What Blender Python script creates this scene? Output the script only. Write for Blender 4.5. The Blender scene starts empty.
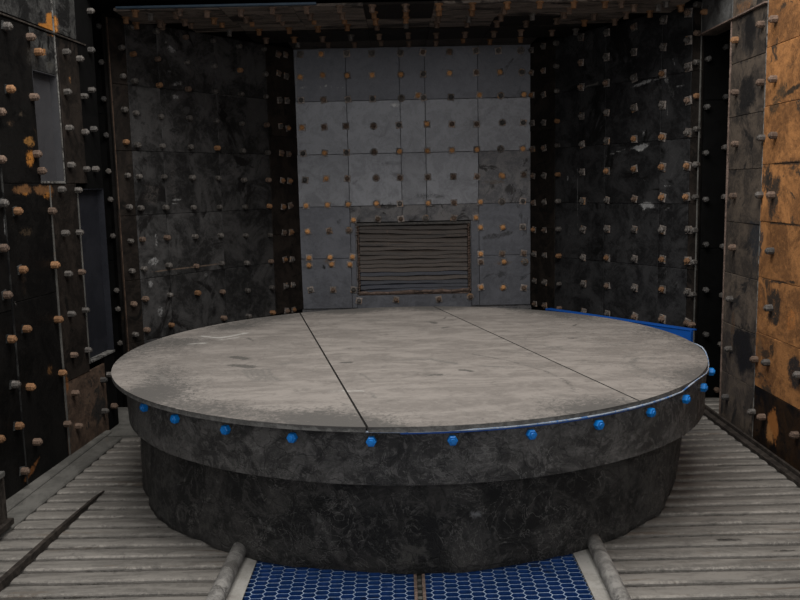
import bpy, bmesh, math, random
from mathutils import Vector, Matrix, noise
random.seed(7)
SC = bpy.context.scene
COL = SC.collection
PI = math.pi
CAMZ = 1.45
FPX, PITCH, ROLL, YAW = 841.57, 0.135048, -0.0214063, -0.0010017

# ------------------------------------------------------------------ camera
Fv = Vector((math.sin(YAW)*math.cos(PITCH), math.cos(YAW)*math.cos(PITCH), -math.sin(PITCH)))
R0 = Vector((math.cos(YAW), -math.sin(YAW), 0)); U0 = R0.cross(Fv)
Rv = math.cos(ROLL)*R0 + math.sin(ROLL)*U0
Uv = -math.sin(ROLL)*R0 + math.cos(ROLL)*U0
EYE = Vector((0, 0, CAMZ))
cd = bpy.data.cameras.new('camera'); cam = bpy.data.objects.new('camera', cd); COL.objects.link(cam)
cd.sensor_width = 36; cd.lens = FPX/800*36; cd.clip_end = 200
M = Matrix((Rv, Uv, -Fv)).transposed().to_4x4(); M.translation = EYE
cam.matrix_world = M; SC.camera = cam

def ray(px, py): return Fv + Rv*((px-400)/FPX) + Uv*((300-py)/FPX)
def on_z(px, py, z):
    d = ray(px, py); return EYE + d*((z-CAMZ)/d.z)

# ------------------------------------------------------------------ frames: a flat wall with its own u (left to right) and v axes
class Frame:
    def __init__(s, a, b, name):
        s.o = Vector((a[0], a[1], 0)); d = Vector((b[0]-a[0], b[1]-a[1], 0)); s.L = d.length
        s.u = d.normalized(); s.i = Vector((-s.u.y, s.u.x, 0)); s.v = Vector((0, 0, 1)); s.name = name
        s.items = []
    def hit(s, px, py, off=0.0):
        d = ray(px, py); n = -s.i
        p = EYE + d*(((s.o + n*off) - EYE).dot(n)/d.dot(n))
        return (p-s.o).dot(s.u), (p-s.o).dot(s.v)
    def rot(s): return Matrix((s.u, s.i, s.v)).transposed()
    def pt(s, u, v, off=0): return s.o + s.u*u + s.v*v - s.i*off
class Ceil(Frame):
    def __init__(s, y_back, z):
        s.o = Vector((0, y_back, z)); s.u = Vector((1, 0, 0)); s.v = Vector((0, -1, 0)); s.i = Vector((0, 0, 1))
        s.items = []; s.name = 'ceiling'

# ------------------------------------------------------------------ materials
def nodes(name):
    m = bpy.data.materials.new(name); m.use_nodes = True; nt = m.node_tree; nt.nodes.clear()
    out = nt.nodes.new('ShaderNodeOutputMaterial'); b = nt.nodes.new('ShaderNodeBsdfPrincipled')
    nt.links.new(b.outputs[0], out.inputs[0]); return m, nt, b
def mixc(nt, fac, a, b):
    x = nt.nodes.new('ShaderNodeMix'); x.data_type = 'RGBA'
    for sock, v in ((x.inputs[0], fac), (x.inputs[6], a), (x.inputs[7], b)):
        if isinstance(v, bpy.types.NodeSocket): nt.links.new(v, sock)
        elif isinstance(v, (int, float)): sock.default_value = v
        else: sock.default_value = (*v, 1)
    return x.outputs[2]
def mth(nt, op, a, b=0.0, c=None):
    x = nt.nodes.new('ShaderNodeMath'); x.operation = op
    for k, v in enumerate((a, b) if c is None else (a, b, c)):
        if isinstance(v, bpy.types.NodeSocket): nt.links.new(v, x.inputs[k])
        else: x.inputs[k].default_value = v
    return x.outputs[0]
def ramp(nt, v, lo, hi):
    x = nt.nodes.new('ShaderNodeMapRange'); nt.links.new(v, x.inputs[0]); x.inputs[1].default_value = lo; x.inputs[2].default_value = hi
    x.interpolation_type = 'SMOOTHSTEP'; return x.outputs[0]
def noi(nt, vec, scale, detail=5, rough=.6, dist=0, sx=(1, 1, 1)):
    if sx != (1, 1, 1):
        mp = nt.nodes.new('ShaderNodeMapping'); mp.inputs[3].default_value = sx; nt.links.new(vec, mp.inputs[0]); vec = mp.outputs[0]
    x = nt.nodes.new('ShaderNodeTexNoise'); nt.links.new(vec, x.inputs['Vector']); x.inputs['Scale'].default_value = scale
    x.inputs['Detail'].default_value = detail; x.inputs['Roughness'].default_value = rough; x.inputs['Distortion'].default_value = dist
    return x.outputs[0]
def coords(nt):
    tc = nt.nodes.new('ShaderNodeTexCoord'); oi = nt.nodes.new('ShaderNodeObjectInfo')
    cb = nt.nodes.new('ShaderNodeCombineXYZ')
    for k, f in enumerate((61.0, 37.0, 83.0)): nt.links.new(mth(nt, 'MULTIPLY', oi.outputs['Random'], f), cb.inputs[k])
    va = nt.nodes.new('ShaderNodeVectorMath'); nt.links.new(tc.outputs['Object'], va.inputs[0]); nt.links.new(cb.outputs[0], va.inputs[1])
    return va.outputs[0], oi.outputs['Random']

def metal(name, c1, c2, scale=6, c3=None, amt=.5, metallic=.35, rough=.55, bump=.25, vary=.3, scr=None, scr_amt=.62, sscale=9, sx=(1, 1, 1), bscale=40, edge=.07, lines=0.0, lc=(.2, .2, .2)):
    """two tone blotchy surface, optional third colour in patches, optional fine scratches"""
    m, nt, b = nodes(name)
    v, rnd = coords(nt)
    n1 = noi(nt, v, scale, 8, .72, .6, sx)
    c = mixc(nt, ramp(nt, n1, .42, .60), c1, c2)
    n4 = noi(nt, v, scale*6, 8, .8, .6)
    c = mixc(nt, mth(nt, 'MULTIPLY', ramp(nt, n4, .46, .64), .6), c, c2)
    n7 = noi(nt, v, scale*3.1, 8, .82, .5)
    c = mixc(nt, mth(nt, 'MULTIPLY', ramp(nt, n7, .52, .68), .55), c, tuple(x*.55 for x in c1))
    if c3:
        n2 = noi(nt, v, scale*.55, 7, .7, 1.2, sx)
        c = mixc(nt, ramp(nt, n2, amt, amt+edge), c, c3)
    if scr:
        n3 = noi(nt, v, sscale, 8, .8, 2.5, (1, 1, .8))
        c = mixc(nt, mth(nt, 'MULTIPLY', ramp(nt, n3, scr_amt, scr_amt+.1), .7), c, scr)
    if lines:      # hairline scratches along noise contours
        n8 = noi(nt, v, 5.5, 5, .62, 1.6); n9 = noi(nt, v, 4, 4, .6)
        ln = mth(nt, 'SUBTRACT', 1.0, ramp(nt, mth(nt, 'ABSOLUTE', mth(nt, 'SUBTRACT', n8, .5)), 0.0, .012))
        c = mixc(nt, mth(nt, 'MULTIPLY', mth(nt, 'MULTIPLY', ln, ramp(nt, n9, .5, .62)), lines), c, lc)
    # marks painted per vertex (paint spills, soot, scrapes, slat edge highlights), broken up with noise
    at = nt.nodes.new('ShaderNodeAttribute'); at.attribute_name = 'mark'; a2 = nt.nodes.new('ShaderNodeAttribute'); a2.attribute_name = 'mark_strength'; MA = a2.outputs['Fac']
    n5 = noi(nt, v, 34, 9, .85, 1.0)
    f = ramp(nt, mth(nt, 'ADD', MA, mth(nt, 'MULTIPLY', mth(nt, 'SUBTRACT', n5, .5), 3.2)), .30, .85)
    f = mth(nt, 'MULTIPLY', f, ramp(nt, MA, .0, .12))
    c = mixc(nt, f, c, at.outputs['Color'])
    hs = nt.nodes.new('ShaderNodeHueSaturation'); nt.links.new(c, hs.inputs['Color'])
    nt.links.new(mth(nt, 'MULTIPLY_ADD', rnd, vary, 1-vary/2), hs.inputs['Value'])
    nt.links.new(hs.outputs[0], b.inputs['Base Color'])
    b.inputs['Metallic'].default_value = metallic
    b.inputs['Specular IOR Level'].default_value = .12 if max(c1) < .03 else .4
    if max(c1) < .03: b.inputs['Metallic'].default_value = .1
    nt.links.new(mth(nt, 'MULTIPLY_ADD', n1, .35, rough-.17), b.inputs['Roughness'])
    bp = nt.nodes.new('ShaderNodeBump'); bp.inputs['Strength'].default_value = bump; bp.inputs['Distance'].default_value = .01
    n6 = noi(nt, v, bscale, 6, .7, .5)
    nt.links.new(mth(nt, 'ADD', n6, n7), bp.inputs['Height']); nt.links.new(bp.outputs[0], b.inputs['Normal'])
    return m
def plain(name, c, rough=.5, metallic=0, vary=.15):
    return metal(name, c, tuple(x*.7 for x in c), 12, metallic=metallic, rough=rough, bump=.08, vary=vary)

BACK = metal('grey_wall_steel', (0.087, 0.09, 0.102), (0.123, 0.1275, 0.144), 5, (.05, .051, .056), .6, .45, .5, .2, .2, (.15, .15, .155), .66, 9, lines=.35, lc=(.14, .14, .145))
BACKL = metal('mottled_sheen_wall_steel', (.125, .128, .138), (.20, .205, .22), 7, (.10, .102, .11), .58, .45, .45, .15, .16, (.27, .275, .285), .6, 16, edge=.12)  # mottled steel, with the middle rows' metallic sheen painted in as paler tone
BACKD = metal('dull_wall_steel', (0.075, 0.075, 0.081), (0.15, 0.1455, 0.147), 9, (.028, .026, .026), .56, .4, .5, .3, .2)
LPAN = metal('dark_dusty_steel', (0.0132, 0.0132, 0.0132), (0.0484, 0.0473, 0.0473), 4, (.009, .0085, .0085), .56, .3, .55, .3, .35, (.1, .1, .1), .66, 12, lines=.35, lc=(.09, .09, .09))
RPAN = metal('black_steel', (0.00935, 0.00935, 0.0099), (0.0286, 0.0286, 0.0297), 4, (.006, .006, .006), .56, .3, .5, .3, .3, (.09, .09, .09), .68, 14, lines=.35, lc=(.08, .08, .08))
BROWN = metal('brown_black_steel', (0.0088, 0.00736, 0.0064), (0.0208, 0.0164, 0.0136), 6, (.006, .0055, .005), .55, .3, .6, .3, .3)
LWALL = metal('soot_black_steel', (0.00264, 0.002544, 0.002496), (0.00624, 0.00576, 0.005376), 5, (.022, .015, .009), .66, .3, .55, .3, .3, (.05, .04, .03), .73, 12)
LDUST = metal('scuffed_grey_steel', (.018, .018, .018), (.05, .05, .048), 10, (.01, .01, .01), .5, .3, .6, .4, .2)
SMOOTH = metal('smooth_grey_sheet', (.038, .038, .042), (.046, .046, .05), 3, metallic=.2, rough=.6, bump=.05, vary=0)
SMOOTHB = metal('smooth_blue_grey_sheet', (.013, .014, .018), (.018, .019, .024), 3, metallic=.2, rough=.6, bump=.05, vary=0)
RUSTP = metal('rusty_scabbed_steel', (.04, .024, .016), (.095, .06, .04), 14, (.018, .015, .012), .55, .2, .75, .5, .1)
TAN = metal('brown_grey_steel', (.042, .035, .03), (.11, .086, .066), 7, (.02, .018, .017), .55, .25, .65, .4, .3, (.17, .12, .08), .66, 10, lines=.5, lc=(.015, .013, .012))
GREYR = metal('grey_scuffed_steel', (.05, .05, .049), (.1, .1, .098), 10, (.03, .028, .027), .55, .25, .65, .4, .2)
ORANGE = metal('orange_rust_steel', (.17, .075, .026), (.40, .18, .06), 5, (.055, .034, .02), .575, .15, .7, .5, .25, (.42, .17, .05), .62, 12, lines=.6, lc=(.05, .03, .018), edge=.05)
BLACKO = metal('black_steel_with_rust', (.009, .007, .006), (.03, .016, .008), 6, (.006, .005, .005), .5, .2, .6, .3, .1)
CEILM = metal('dim_dusty_ceiling_steel', (.03, .026, .022), (.075, .064, .054), 9, (.012, .011, .01), .52, .3, .65, .4, .3, sx=(.4, 1, 1.6))
CEILD = metal('dark_ceiling_steel', (.007, .006, .0055), (.018, .015, .013), 6, (.009, .008, .007), .55, .3, .65, .4, .3)
CEILL = metal('lit_dusty_ceiling_steel', (0.085, 0.0714, 0.0612), (0.204, 0.17, 0.1445), 8, (.025, .02, .017), .52, .2, .7, .5, .2, sx=(.4, 1, 1.6))  # dusty steel, paler to hold the lit ceiling bands in its colour
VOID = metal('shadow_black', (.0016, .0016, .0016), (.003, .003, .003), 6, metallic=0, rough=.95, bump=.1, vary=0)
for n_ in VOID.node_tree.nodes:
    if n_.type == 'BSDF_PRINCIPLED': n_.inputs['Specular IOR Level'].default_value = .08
EDGE = metal('worn_edge_steel', (.09, .088, .082), (.2, .195, .185), 30, (.03, .028, .026), .52, .3, .6, .3, .1)
B_GREY = metal('bolt_grey_steel', (0.06256, 0.05667, 0.05152), (0.1214, 0.1104, 0.1008), 40, (.05, .04, .032), .56, .3, .6, .3, .5)
B_RUSTB = metal('bolt_bright_orange_rust', (.46, .22, .08), (.62, .33, .14), 60, (.2, .11, .06), .6, .1, .75, .4, .5)
B_RUST = metal('bolt_orange_rust', (0.153, 0.07344, 0.0306), (0.2203, 0.1163, 0.05508), 40, (.09, .05, .03), .58, .1, .75, .4, .5)
B_BROWN = metal('bolt_brown_rust', (0.09152, 0.05984, 0.04224), (0.1549, 0.1056, 0.07744), 40, (.06, .043, .035), .56, .2, .75, .4, .5)
B_DARK = metal('bolt_dark_steel', (.035, .033, .032), (.08, .075, .07), 40, metallic=.3, rough=.6, bump=.3, vary=.5)
WASHL = metal('pale_washer_steel', (.17, .15, .14), (.30, .26, .235), 50, (.34, .19, .1), .56, .3, .55, .3, .5)
WASH = metal('washer_steel', (.06, .054, .05), (.22, .19, .17), 40, (.26, .14, .06), .56, .3, .55, .3, .5)
TOPM = metal('dusty_table_steel', (.148, .133, .121), (.214, .194, .177), 3.4, (.100, .09, .082), .6, .05, .78, .25, .05, (.27, .25, .228), .6, 5, sx=(.8, 2.2, 1), bscale=18, edge=.12, lines=.55, lc=(.075, .07, .064))
TOPE = metal('dusty_plate_edge', (.07, .067, .063), (.15, .145, .135), 20, metallic=.1, rough=.75, bump=.3, vary=0)
def rubber(name, a, b_, c, amt, vs, fold=0.0):
    m, nt, b = nodes(name)
    tc = nt.nodes.new('ShaderNodeTexCoord'); v = tc.outputs['Object']
    n1 = noi(nt, v, 3.5, 8, .7, .8); n2 = noi(nt, v, 22, 9, .85, 2.0)
    vo = nt.nodes.new('ShaderNodeTexVoronoi'); vo.feature = 'DISTANCE_TO_EDGE'; vo.inputs['Scale'].default_value = vs
    vm = nt.nodes.new('ShaderNodeVectorMath'); vm.operation = 'ADD'; nn = nt.nodes.new('ShaderNodeTexNoise'); nn.inputs['Scale'].default_value = 5; nn.inputs['Detail'].default_value = 6
    nt.links.new(v, nn.inputs['Vector']); sc = nt.nodes.new('ShaderNodeVectorMath'); sc.operation = 'SCALE'; sc.inputs['Scale'].default_value = .35
    nt.links.new(nn.outputs['Color'], sc.inputs[0]); nt.links.new(v, vm.inputs[0]); nt.links.new(sc.outputs[0], vm.inputs[1]); nt.links.new(vm.outputs[0], vo.inputs['Vector'])
    c0 = mixc(nt, ramp(nt, n1, .43, .60), a, b_)
    n8 = noi(nt, v, 11, 7, .75, 1.8)
    c0 = mixc(nt, mth(nt, 'MULTIPLY', ramp(nt, n8, .50, .60), .6), c0, tuple(x*1.5 for x in b_))
    c0 = mixc(nt, mth(nt, 'MULTIPLY', ramp(nt, n2, .50, .60), .5), c0, a)
    crack = ramp(nt, vo.outputs['Distance'], .0, .035)
    for sc_, ds, wd, st_ in ((4.5, 2.2, .013, .55), (9, 2.8, .02, .45)):
        nl = noi(nt, v, sc_, 4, .6, ds); ng = noi(nt, v, 3.1+sc_*.2, 3, .6)
        ln = mth(nt, 'SUBTRACT', 1.0, ramp(nt, mth(nt, 'ABSOLUTE', mth(nt, 'SUBTRACT', nl, .5)), 0.0, wd))
        c0 = mixc(nt, mth(nt, 'MULTIPLY', mth(nt, 'MULTIPLY', ln, ramp(nt, ng, .47, .58)), st_), c0, c)
    c0 = mixc(nt, mth(nt, 'MULTIPLY', mth(nt, 'SUBTRACT', 1.0, crack), .5), c0, (.008, .008, .008))
    n3 = noi(nt, v, 7, 9, .8, 2.5)
    c0 = mixc(nt, mth(nt, 'MULTIPLY', ramp(nt, n3, amt, amt+.1), .75), c0, c)
    at = nt.nodes.new('ShaderNodeAttribute'); at.attribute_name = 'mark'; a2 = nt.nodes.new('ShaderNodeAttribute'); a2.attribute_name = 'mark_strength'; MA = a2.outputs['Fac']
    n5 = noi(nt, v, 34, 9, .85, 1.0)
    f = ramp(nt, mth(nt, 'ADD', MA, mth(nt, 'MULTIPLY', mth(nt, 'SUBTRACT', n5, .5), 3.2)), .30, .85)
    f = mth(nt, 'MULTIPLY', f, ramp(nt, MA, .0, .12))
    c0 = mixc(nt, f, c0, at.outputs['Color'])
    nt.links.new(c0, b.inputs['Base Color']); b.inputs['Roughness'].default_value = .6
    bp = nt.nodes.new('ShaderNodeBump'); bp.inputs['Strength'].default_value = .9; bp.inputs['Distance'].default_value = .06
    nt.links.new(mth(nt, 'ADD', mth(nt, 'MULTIPLY', crack, .25), mth(nt, 'ADD', n2, n1)), bp.inputs['Height']); nt.links.new(bp.outputs[0], b.inputs['Normal'])
    return m
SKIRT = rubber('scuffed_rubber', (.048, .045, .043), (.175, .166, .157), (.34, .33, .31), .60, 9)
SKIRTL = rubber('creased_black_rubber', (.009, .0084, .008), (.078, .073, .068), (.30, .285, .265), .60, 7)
SLAT = metal('dusty_floor_steel', (.11, .102, .092), (.185, .172, .155), 5, (.12, .10, .082), .58, .1, .75, .5, .0, (.24, .225, .2), .62, 14, sx=(.5, 3, 3), bscale=30)
FLATG = metal('pale_flat_steel', (.23, .22, .2), (.3, .29, .27), 6, (.18, .165, .15), .62, .1, .75, .15, .0)
KERB = metal('green_grey_kerb_steel', (.07, .068, .062), (.12, .116, .106), 5, (.1, .085, .07), .6, .1, .7, .2, .0)
DARKBAR = metal('rusted_dark_bar', (.018, .015, .013), (.05, .042, .036), 20, metallic=.2, rough=.75, bump=.5, vary=0)
PIPEM = metal('dusty_pipe_steel', (.12, .115, .108), (.25, .24, .225), 12, (.08, .075, .07), .56, .2, .65, .4, .0)
BLUE = metal('blue_plastic', (.0, .16, .5), (.0, .12, .4), 8, metallic=0, rough=.45, bump=.05, vary=.25)
BLUEP = metal('blue_paint', (0.004, 0.072, 0.336), (0.0064, 0.06, 0.264), 5, metallic=0, rough=.45, bump=.1, vary=0)
BLUET = metal('faded_blue_paint', (.03, .06, .1), (.05, .085, .12), 8, metallic=0, rough=.5, bump=.1, vary=0)
MESHB = metal('blue_mesh_wall', (.008, .042, .15), (.012, .055, .21), 14, (.012, .02, .045), .6, 0, .5, .1, 0)
MESHT = metal('pale_mesh_strand', (.15, .21, .31), (.25, .31, .4), 20, metallic=0, rough=.6, bump=.1, vary=0)
MESHF = metal('blue_pit', (.006, .022, .1), (.012, .03, .12), 10, (.02, .02, .03), .58, 0, .8, .1, 0)
SEAL = metal('pale_blue_cord', (.2, .25, .32), (.36, .4, .46), 30, (.05, .14, .34), .52, 0, .6, .1, 0)
LOUV = metal('brown_rubber_slat', (0.04025, 0.03335, 0.0299), (0.0713, 0.0575, 0.04945), 7, (.024, .021, .021), .56, .1, .6, .3, .5, (.15, .105, .075), .6, 16, sx=(.15, 1, 4), lines=.5, lc=(.16, .11, .08))
LOUVB = metal('blue_black_rubber_slat', (.022, .024, .032), (.036, .04, .056), 7, (.03, .027, .027), .6, .1, .55, .3, .2, sx=(.3, 1, 3))
RUSTL = metal('brown_rust_lip', (.09, .062, .048), (.19, .135, .11), 20, (.05, .035, .028), .56, .1, .8, .5, .1)

# ------------------------------------------------------------------ object helpers
def tag(o, label=None, cat=None, group=None, kind=None):
    if label: o['label'] = label
    if cat: o['category'] = cat
    if group: o['group'] = group
    if kind: o['kind'] = kind
    return o
def link(name, me, mats, parent=None, mat4=None):
    o = bpy.data.objects.new(name, me); COL.objects.link(o)
    if me and mats:
        for m in (mats if isinstance(mats, (list, tuple)) else [mats]): me.materials.append(m)
    if parent: o.parent = parent
    if mat4 is not None: o.matrix_local = mat4
    return o
def finish(bm, name, smooth=False):
    bmesh.ops.recalc_face_normals(bm, faces=bm.faces)
    me = bpy.data.meshes.new(name); bm.to_mesh(me); bm.free()
    if smooth:
        for p in me.polygons: p.use_smooth = True
    return me
def box(bm, x0, x1, y0, y1, z0, z1, bev=0.0, mi=0):
    vs = [bm.verts.new((x, y, z)) for x in (x0, x1) for y in (y0, y1) for z in (z0, z1)]
    fs = [bm.faces.new([vs[i] for i in q]) for q in ((0, 1, 3, 2), (4, 6, 7, 5), (0, 4, 5, 1), (2, 3, 7, 6), (0, 2, 6, 4), (1, 5, 7, 3))]
    for f in fs: f.material_index = mi
    if bev:
        es = list({e for f in fs for e in f.edges})
        bmesh.ops.bevel(bm, geom=es, offset=bev, segments=2, affect='EDGES', profile=.6)
def tube(bm, pts, r, n=10, cap=True, wob=0):
    rings = []
    for k, p in enumerate(pts):
        p = Vector(p); a = Vector(pts[max(k-1, 0)]); b = Vector(pts[min(k+1, len(pts)-1)]); t = (b-a).normalized()
        up = Vector((0, 0, 1)) if abs(t.z) < .9 else Vector((1, 0, 0)); s = t.cross(up).normalized(); w = s.cross(t)
        rr = r*(1+wob*(random.random()-.5))
        rings.append([bm.verts.new(p + s*math.cos(2*PI*j/n)*rr + w*math.sin(2*PI*j/n)*rr) for j in range(n)])
    for a, b in zip(rings, rings[1:]):
        for j in range(n): bm.faces.new((a[j], a[(j+1) % n], b[(j+1) % n], b[j]))
    if cap: bm.faces.new(rings[0]); bm.faces.new(rings[-1])
def lathe(bm, prof, n=96, c=(0, 0), a0=0, a1=2*PI, jag=None):
    full = abs(a1-a0-2*PI) < 1e-6; k = n if full else n+1
    rings = []
    for r, z in prof:
        rings.append([bm.verts.new((c[0]+(r+(jag(r, z, t) if jag else 0))*math.cos(t), c[1]+(r+(jag(r, z, t) if jag else 0))*math.sin(t), z))
                      for t in [a0+(a1-a0)*j/n for j in range(k)]])
    for a, b in zip(rings, rings[1:]):
        for j in range(n if not full else k):
            j2 = (j+1) % k
            if not full and j == n: continue
            bm.faces.new((a[j], a[j2], b[j2], b[j]))

# ------------------------------------------------------------------ marks: (u, v, ru, rv, rotation, colour, strength)
def mark_value(marks, u, v, seed):
    best, col = 0, (0, 0, 0)
    for k, (mu, mv, ru, rv, rot, c, s) in enumerate(marks):
        du, dv = u-mu, v-mv; cr, sr = math.cos(rot), math.sin(rot)
        x, y = (du*cr+dv*sr)/ru, (-du*sr+dv*cr)/rv; d = math.sqrt(x*x+y*y)
        if d > 2: continue
        d += .45*(noise.noise(Vector((u*14, v*14, seed+k*3.1))))
        a = max(0.0, min(1.0, (1.25-d)/.6))*s
        if a > best: best, col = a, c
    return (*col, best)
def add_marks(me, fn):
    at = me.color_attributes.new('mark', 'FLOAT_COLOR', 'POINT')
    data = []
    for v in me.vertices: data.extend(fn(v.co))
    at.data.foreach_set('color', [x if i % 4 != 3 else 1.0 for i, x in enumerate(data)])
    a2 = me.attributes.new('mark_strength', 'FLOAT', 'POINT'); a2.data.foreach_set('value', data[3::4])
def px_marks(fr, lst):
    out = []
    for px, py, rx, ry, rot, c, s in lst:
        u, v = fr.hit(px, py); u1, _ = fr.hit(px+rx, py); _, v1 = fr.hit(px, py-ry)
        out.append((u, v, max(abs(u1-u), .004), max(abs(v1-v), .004), rot, c, s))
    return out

# ------------------------------------------------------------------ plates
def plate_mesh(w, h, t, marks=(), u0=0, v0=0, seed=0):
    """front face at local y = 0..-t, x from -w/2..w/2, z from 0..h"""
    bm = bmesh.new(); g = .0011; b = .002
    x0, x1, z0, z1 = -w/2+g, w/2-g, g, h-g
    nx, nz = (max(2, int(w/.013)), max(2, int(h/.013))) if marks else (5, 5)
    wa, wb = random.uniform(-1, 1)*.0022, random.uniform(-1, 1)*.0022
    def yy(x, z): return -t + wa*(x/w*2) + wb*(z/h*2-1) + .0018*noise.noise(Vector((x*5+seed, z*5, seed)))
    grid = [[bm.verts.new((x0+b+(x1-x0-2*b)*i/nx, yy(x0+(x1-x0)*i/nx, z0+(z1-z0)*j/nz), z0+b+(z1-z0-2*b)*j/nz)) for i in range(nx+1)] for j in range(nz+1)]
    for j in range(nz):
        for i in range(nx): bm.faces.new((grid[j][i], grid[j][i+1], grid[j+1][i+1], grid[j+1][i]))
    ring = [grid[0][i] for i in range(nx+1)] + [grid[j][nx] for j in range(1, nz+1)] + [grid[nz][i] for i in range(nx-1, -1, -1)] + [grid[j][0] for j in range(nz-1, 0, -1)]
    def out(v, y):
        x = x0 if v.co.x < x0+b*1.5 else x1 if v.co.x > x1-b*1.5 else v.co.x
        z = z0 if v.co.z < z0+b*1.5 else z1 if v.co.z > z1-b*1.5 else v.co.z
        return bm.verts.new((x, y if y is not None else v.co.y+b, z))
    r1 = [out(v, None) for v in ring]; r2 = [bm.verts.new((v.co.x, .004, v.co.z)) for v in r1]
    n = len(ring)
    for A, B in ((ring, r1), (r1, r2)):
        for k in range(n): bm.faces.new((A[k], B[k], B[(k+1) % n], A[(k+1) % n]))
    bm.faces.new(r2)
    me = finish(bm, 'liner_plate')
    if marks: add_marks(me, lambda co: mark_value(marks, u0+w/2+co.x, v0+co.z, seed))
    return me
def add_plate(fr, u0, u1, v0, v1, mat, label, t=.012, cat='wear plate', group=None, marks=(), off=0.0, name='liner_plate'):
    w, h = u1-u0, v1-v0
    mk = [m for m in marks if m[0]+2*max(m[2], m[3]) > u0 and m[0]-2*max(m[2], m[3]) < u1 and m[1]+2*max(m[2], m[3]) > v0 and m[1]-2*max(m[2], m[3]) < v1]
    me = plate_mesh(w, h, t, mk, u0, v0, len(fr.items)*1.7)
    mm = fr.rot().to_4x4(); mm.translation = fr.pt(u0+w/2, v0, off)
    o = link(name, me, mat, None, mm); o['label'] = label; o['category'] = cat
    if group: o['group'] = group
    fr.items.append((u0, u1, v0, v1, o, t)); return o

# bolts: head pointing to local -Y
def bolt_mesh(kind):
    bm = bmesh.new()
    def prism(n, r, y0, y1, ch=.003, a=0):
        prof = [(r, y0), (r, y1+ch), (r-ch, y1)]
        rings = [[bm.verts.new((rr*math.cos(a+2*PI*j/n), y, rr*math.sin(a+2*PI*j/n))) for j in range(n)] for rr, y in prof]
        for A, B in zip(rings, rings[1:]):
            for j in range(n): bm.faces.new((A[j], A[(j+1) % n], B[(j+1) % n], B[j]))
        bm.faces.new(rings[-1]); bm.faces.new(rings[0])
    if kind == 'short':      # hex nut with stud end
        prism(6, .0185, .002, -.022); prism(10, .010, -.02, -.032, .002)
    elif kind == 'long':     # thick worn square-ish nut
        prism(6, .019, .002, -.036, .004, PI/6); prism(12, .011, -.034, -.042, .002)
    elif kind == 'fat':
        prism(8, .022, .002, -.04, .005); prism(12, .013, -.038, -.047, .003)
    elif kind == 'flange':   # ceiling nut with a brim
        prism(12, .028, .002, -.008, .002); prism(6, .019, -.007, -.045, .003)
    return finish(bm, 'bolt')
def washer_mesh(r, sq):
    bm = bmesh.new(); n = 4 if sq else 12
    A = [bm.verts.new((r*math.cos(2*PI*j/n+PI/4), .002, r*math.sin(2*PI*j/n+PI/4))) for j in range(n)]
    B = [bm.verts.new((v.co.x, -.0045, v.co.z)) for v in A]; C_ = [bm.verts.new((v.co.x*.9, -.0065, v.co.z*.9)) for v in A]
    for P, Q in ((A, B), (B, C_)):
        for j in range(n): bm.faces.new((P[j], P[(j+1) % n], Q[(j+1) % n], Q[j]))
    bm.faces.new(C_); bm.faces.new(A)
    return finish(bm, 'washer')
BM = {}
def bolt_data(kind, mat):
    k = (kind, mat.name)
    if k not in BM: me = bolt_mesh(kind); me.materials.append(mat); BM[k] = me
    return BM[k]
def washer_data(sq, mat):
    k = ('w', sq, mat.name)
    if k not in BM: me = washer_mesh(.034 if sq else .028, sq); me.materials.append(mat); BM[k] = me
    return BM[k]
def add_bolt(fr, px, py, kind, mat, washer=None, scale=1.0, spin=None):
    u, v = fr.hit(px, py, .03)
    best = None
    for it in fr.items:
        du = max(it[0]-u, 0, u-it[1]); dv = max(it[2]-v, 0, v-it[3]); d = du+dv
        if best is None or d < best[0]-1e-9: best = (d, it)
    d, (u0, u1, v0, v1, pl, t) = best
    if d > .12: return None
    m = .012
    u = min(max(u, u0+m), u1-m) if u1-u0 > 3*m else (u0+u1)/2
    v = min(max(v, v0+m), v1-m)
    b = link('bolt', bolt_data(kind, mat), None, pl)
    b.location = (u-(u0+u1)/2, -t, v-v0); b.rotation_euler = (random.uniform(-.05, .05), spin if spin is not None else random.uniform(0, PI), random.uniform(-.05, .05)); b.scale = (scale,)*3
    if washer is not None:
        w = link('washer', washer_data(washer[0], washer[1]), None, b); w.rotation_euler = (0, random.uniform(-.25, .25) - b.rotation_euler.y, 0)
    return b

def struct_box(name, fr, u0, u1, v0, v1, off, depth, mat):
    bm = bmesh.new(); box(bm, 0, u1-u0, 0, depth, 0, v1-v0)
    mm = fr.rot().to_4x4(); mm.translation = fr.pt(u0, v0, off)
    return tag(link(name, finish(bm, name), mat, None, mm), kind='structure')

ORD = ['first', 'second', 'third', 'fourth', 'fifth', 'sixth', 'seventh', 'eighth', 'ninth']
def side(k, n, a='leftmost', b='rightmost'):
    if n == 1: return 'only'
    if k == 0: return a
    if k == n-1: return b
    return ORD[k] + ' from the left'
def rowname(k, n):
    return 'top row' if k == 0 else 'bottom row' if k == n-1 else ORD[k] + ' row down'

# ================================================================== ROOM
LW = Frame((-1.9675, 2.6), (-1.79, 5.13), 'left')
LR = Frame((-2.45, 5.56), (-1.86, 5.56), 'leftreturn')
LP = Frame((-1.845, 5.54), (-1.02, 6.73), 'leftpanel')
LC = Frame((-1.02, 6.73), (-.825, 7.0), 'leftcorner')
BW = Frame((-.825, 7.0), (1.09, 7.0), 'back')
RC = Frame((1.09, 7.0), (1.25, 6.73), 'rightcorner')
RP = Frame((1.25, 6.73), (1.953, 5.50), 'rightpanel')
RR = Frame((1.965, 5.52), (2.55, 5.52), 'rightreturn')
RW = Frame((1.95, 5.54), (1.95, 2.6), 'right')
CE = Ceil(7.0, 2.565)
ROWS = [.44, .86, 1.29, 1.715, 2.14, 2.565]

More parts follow.
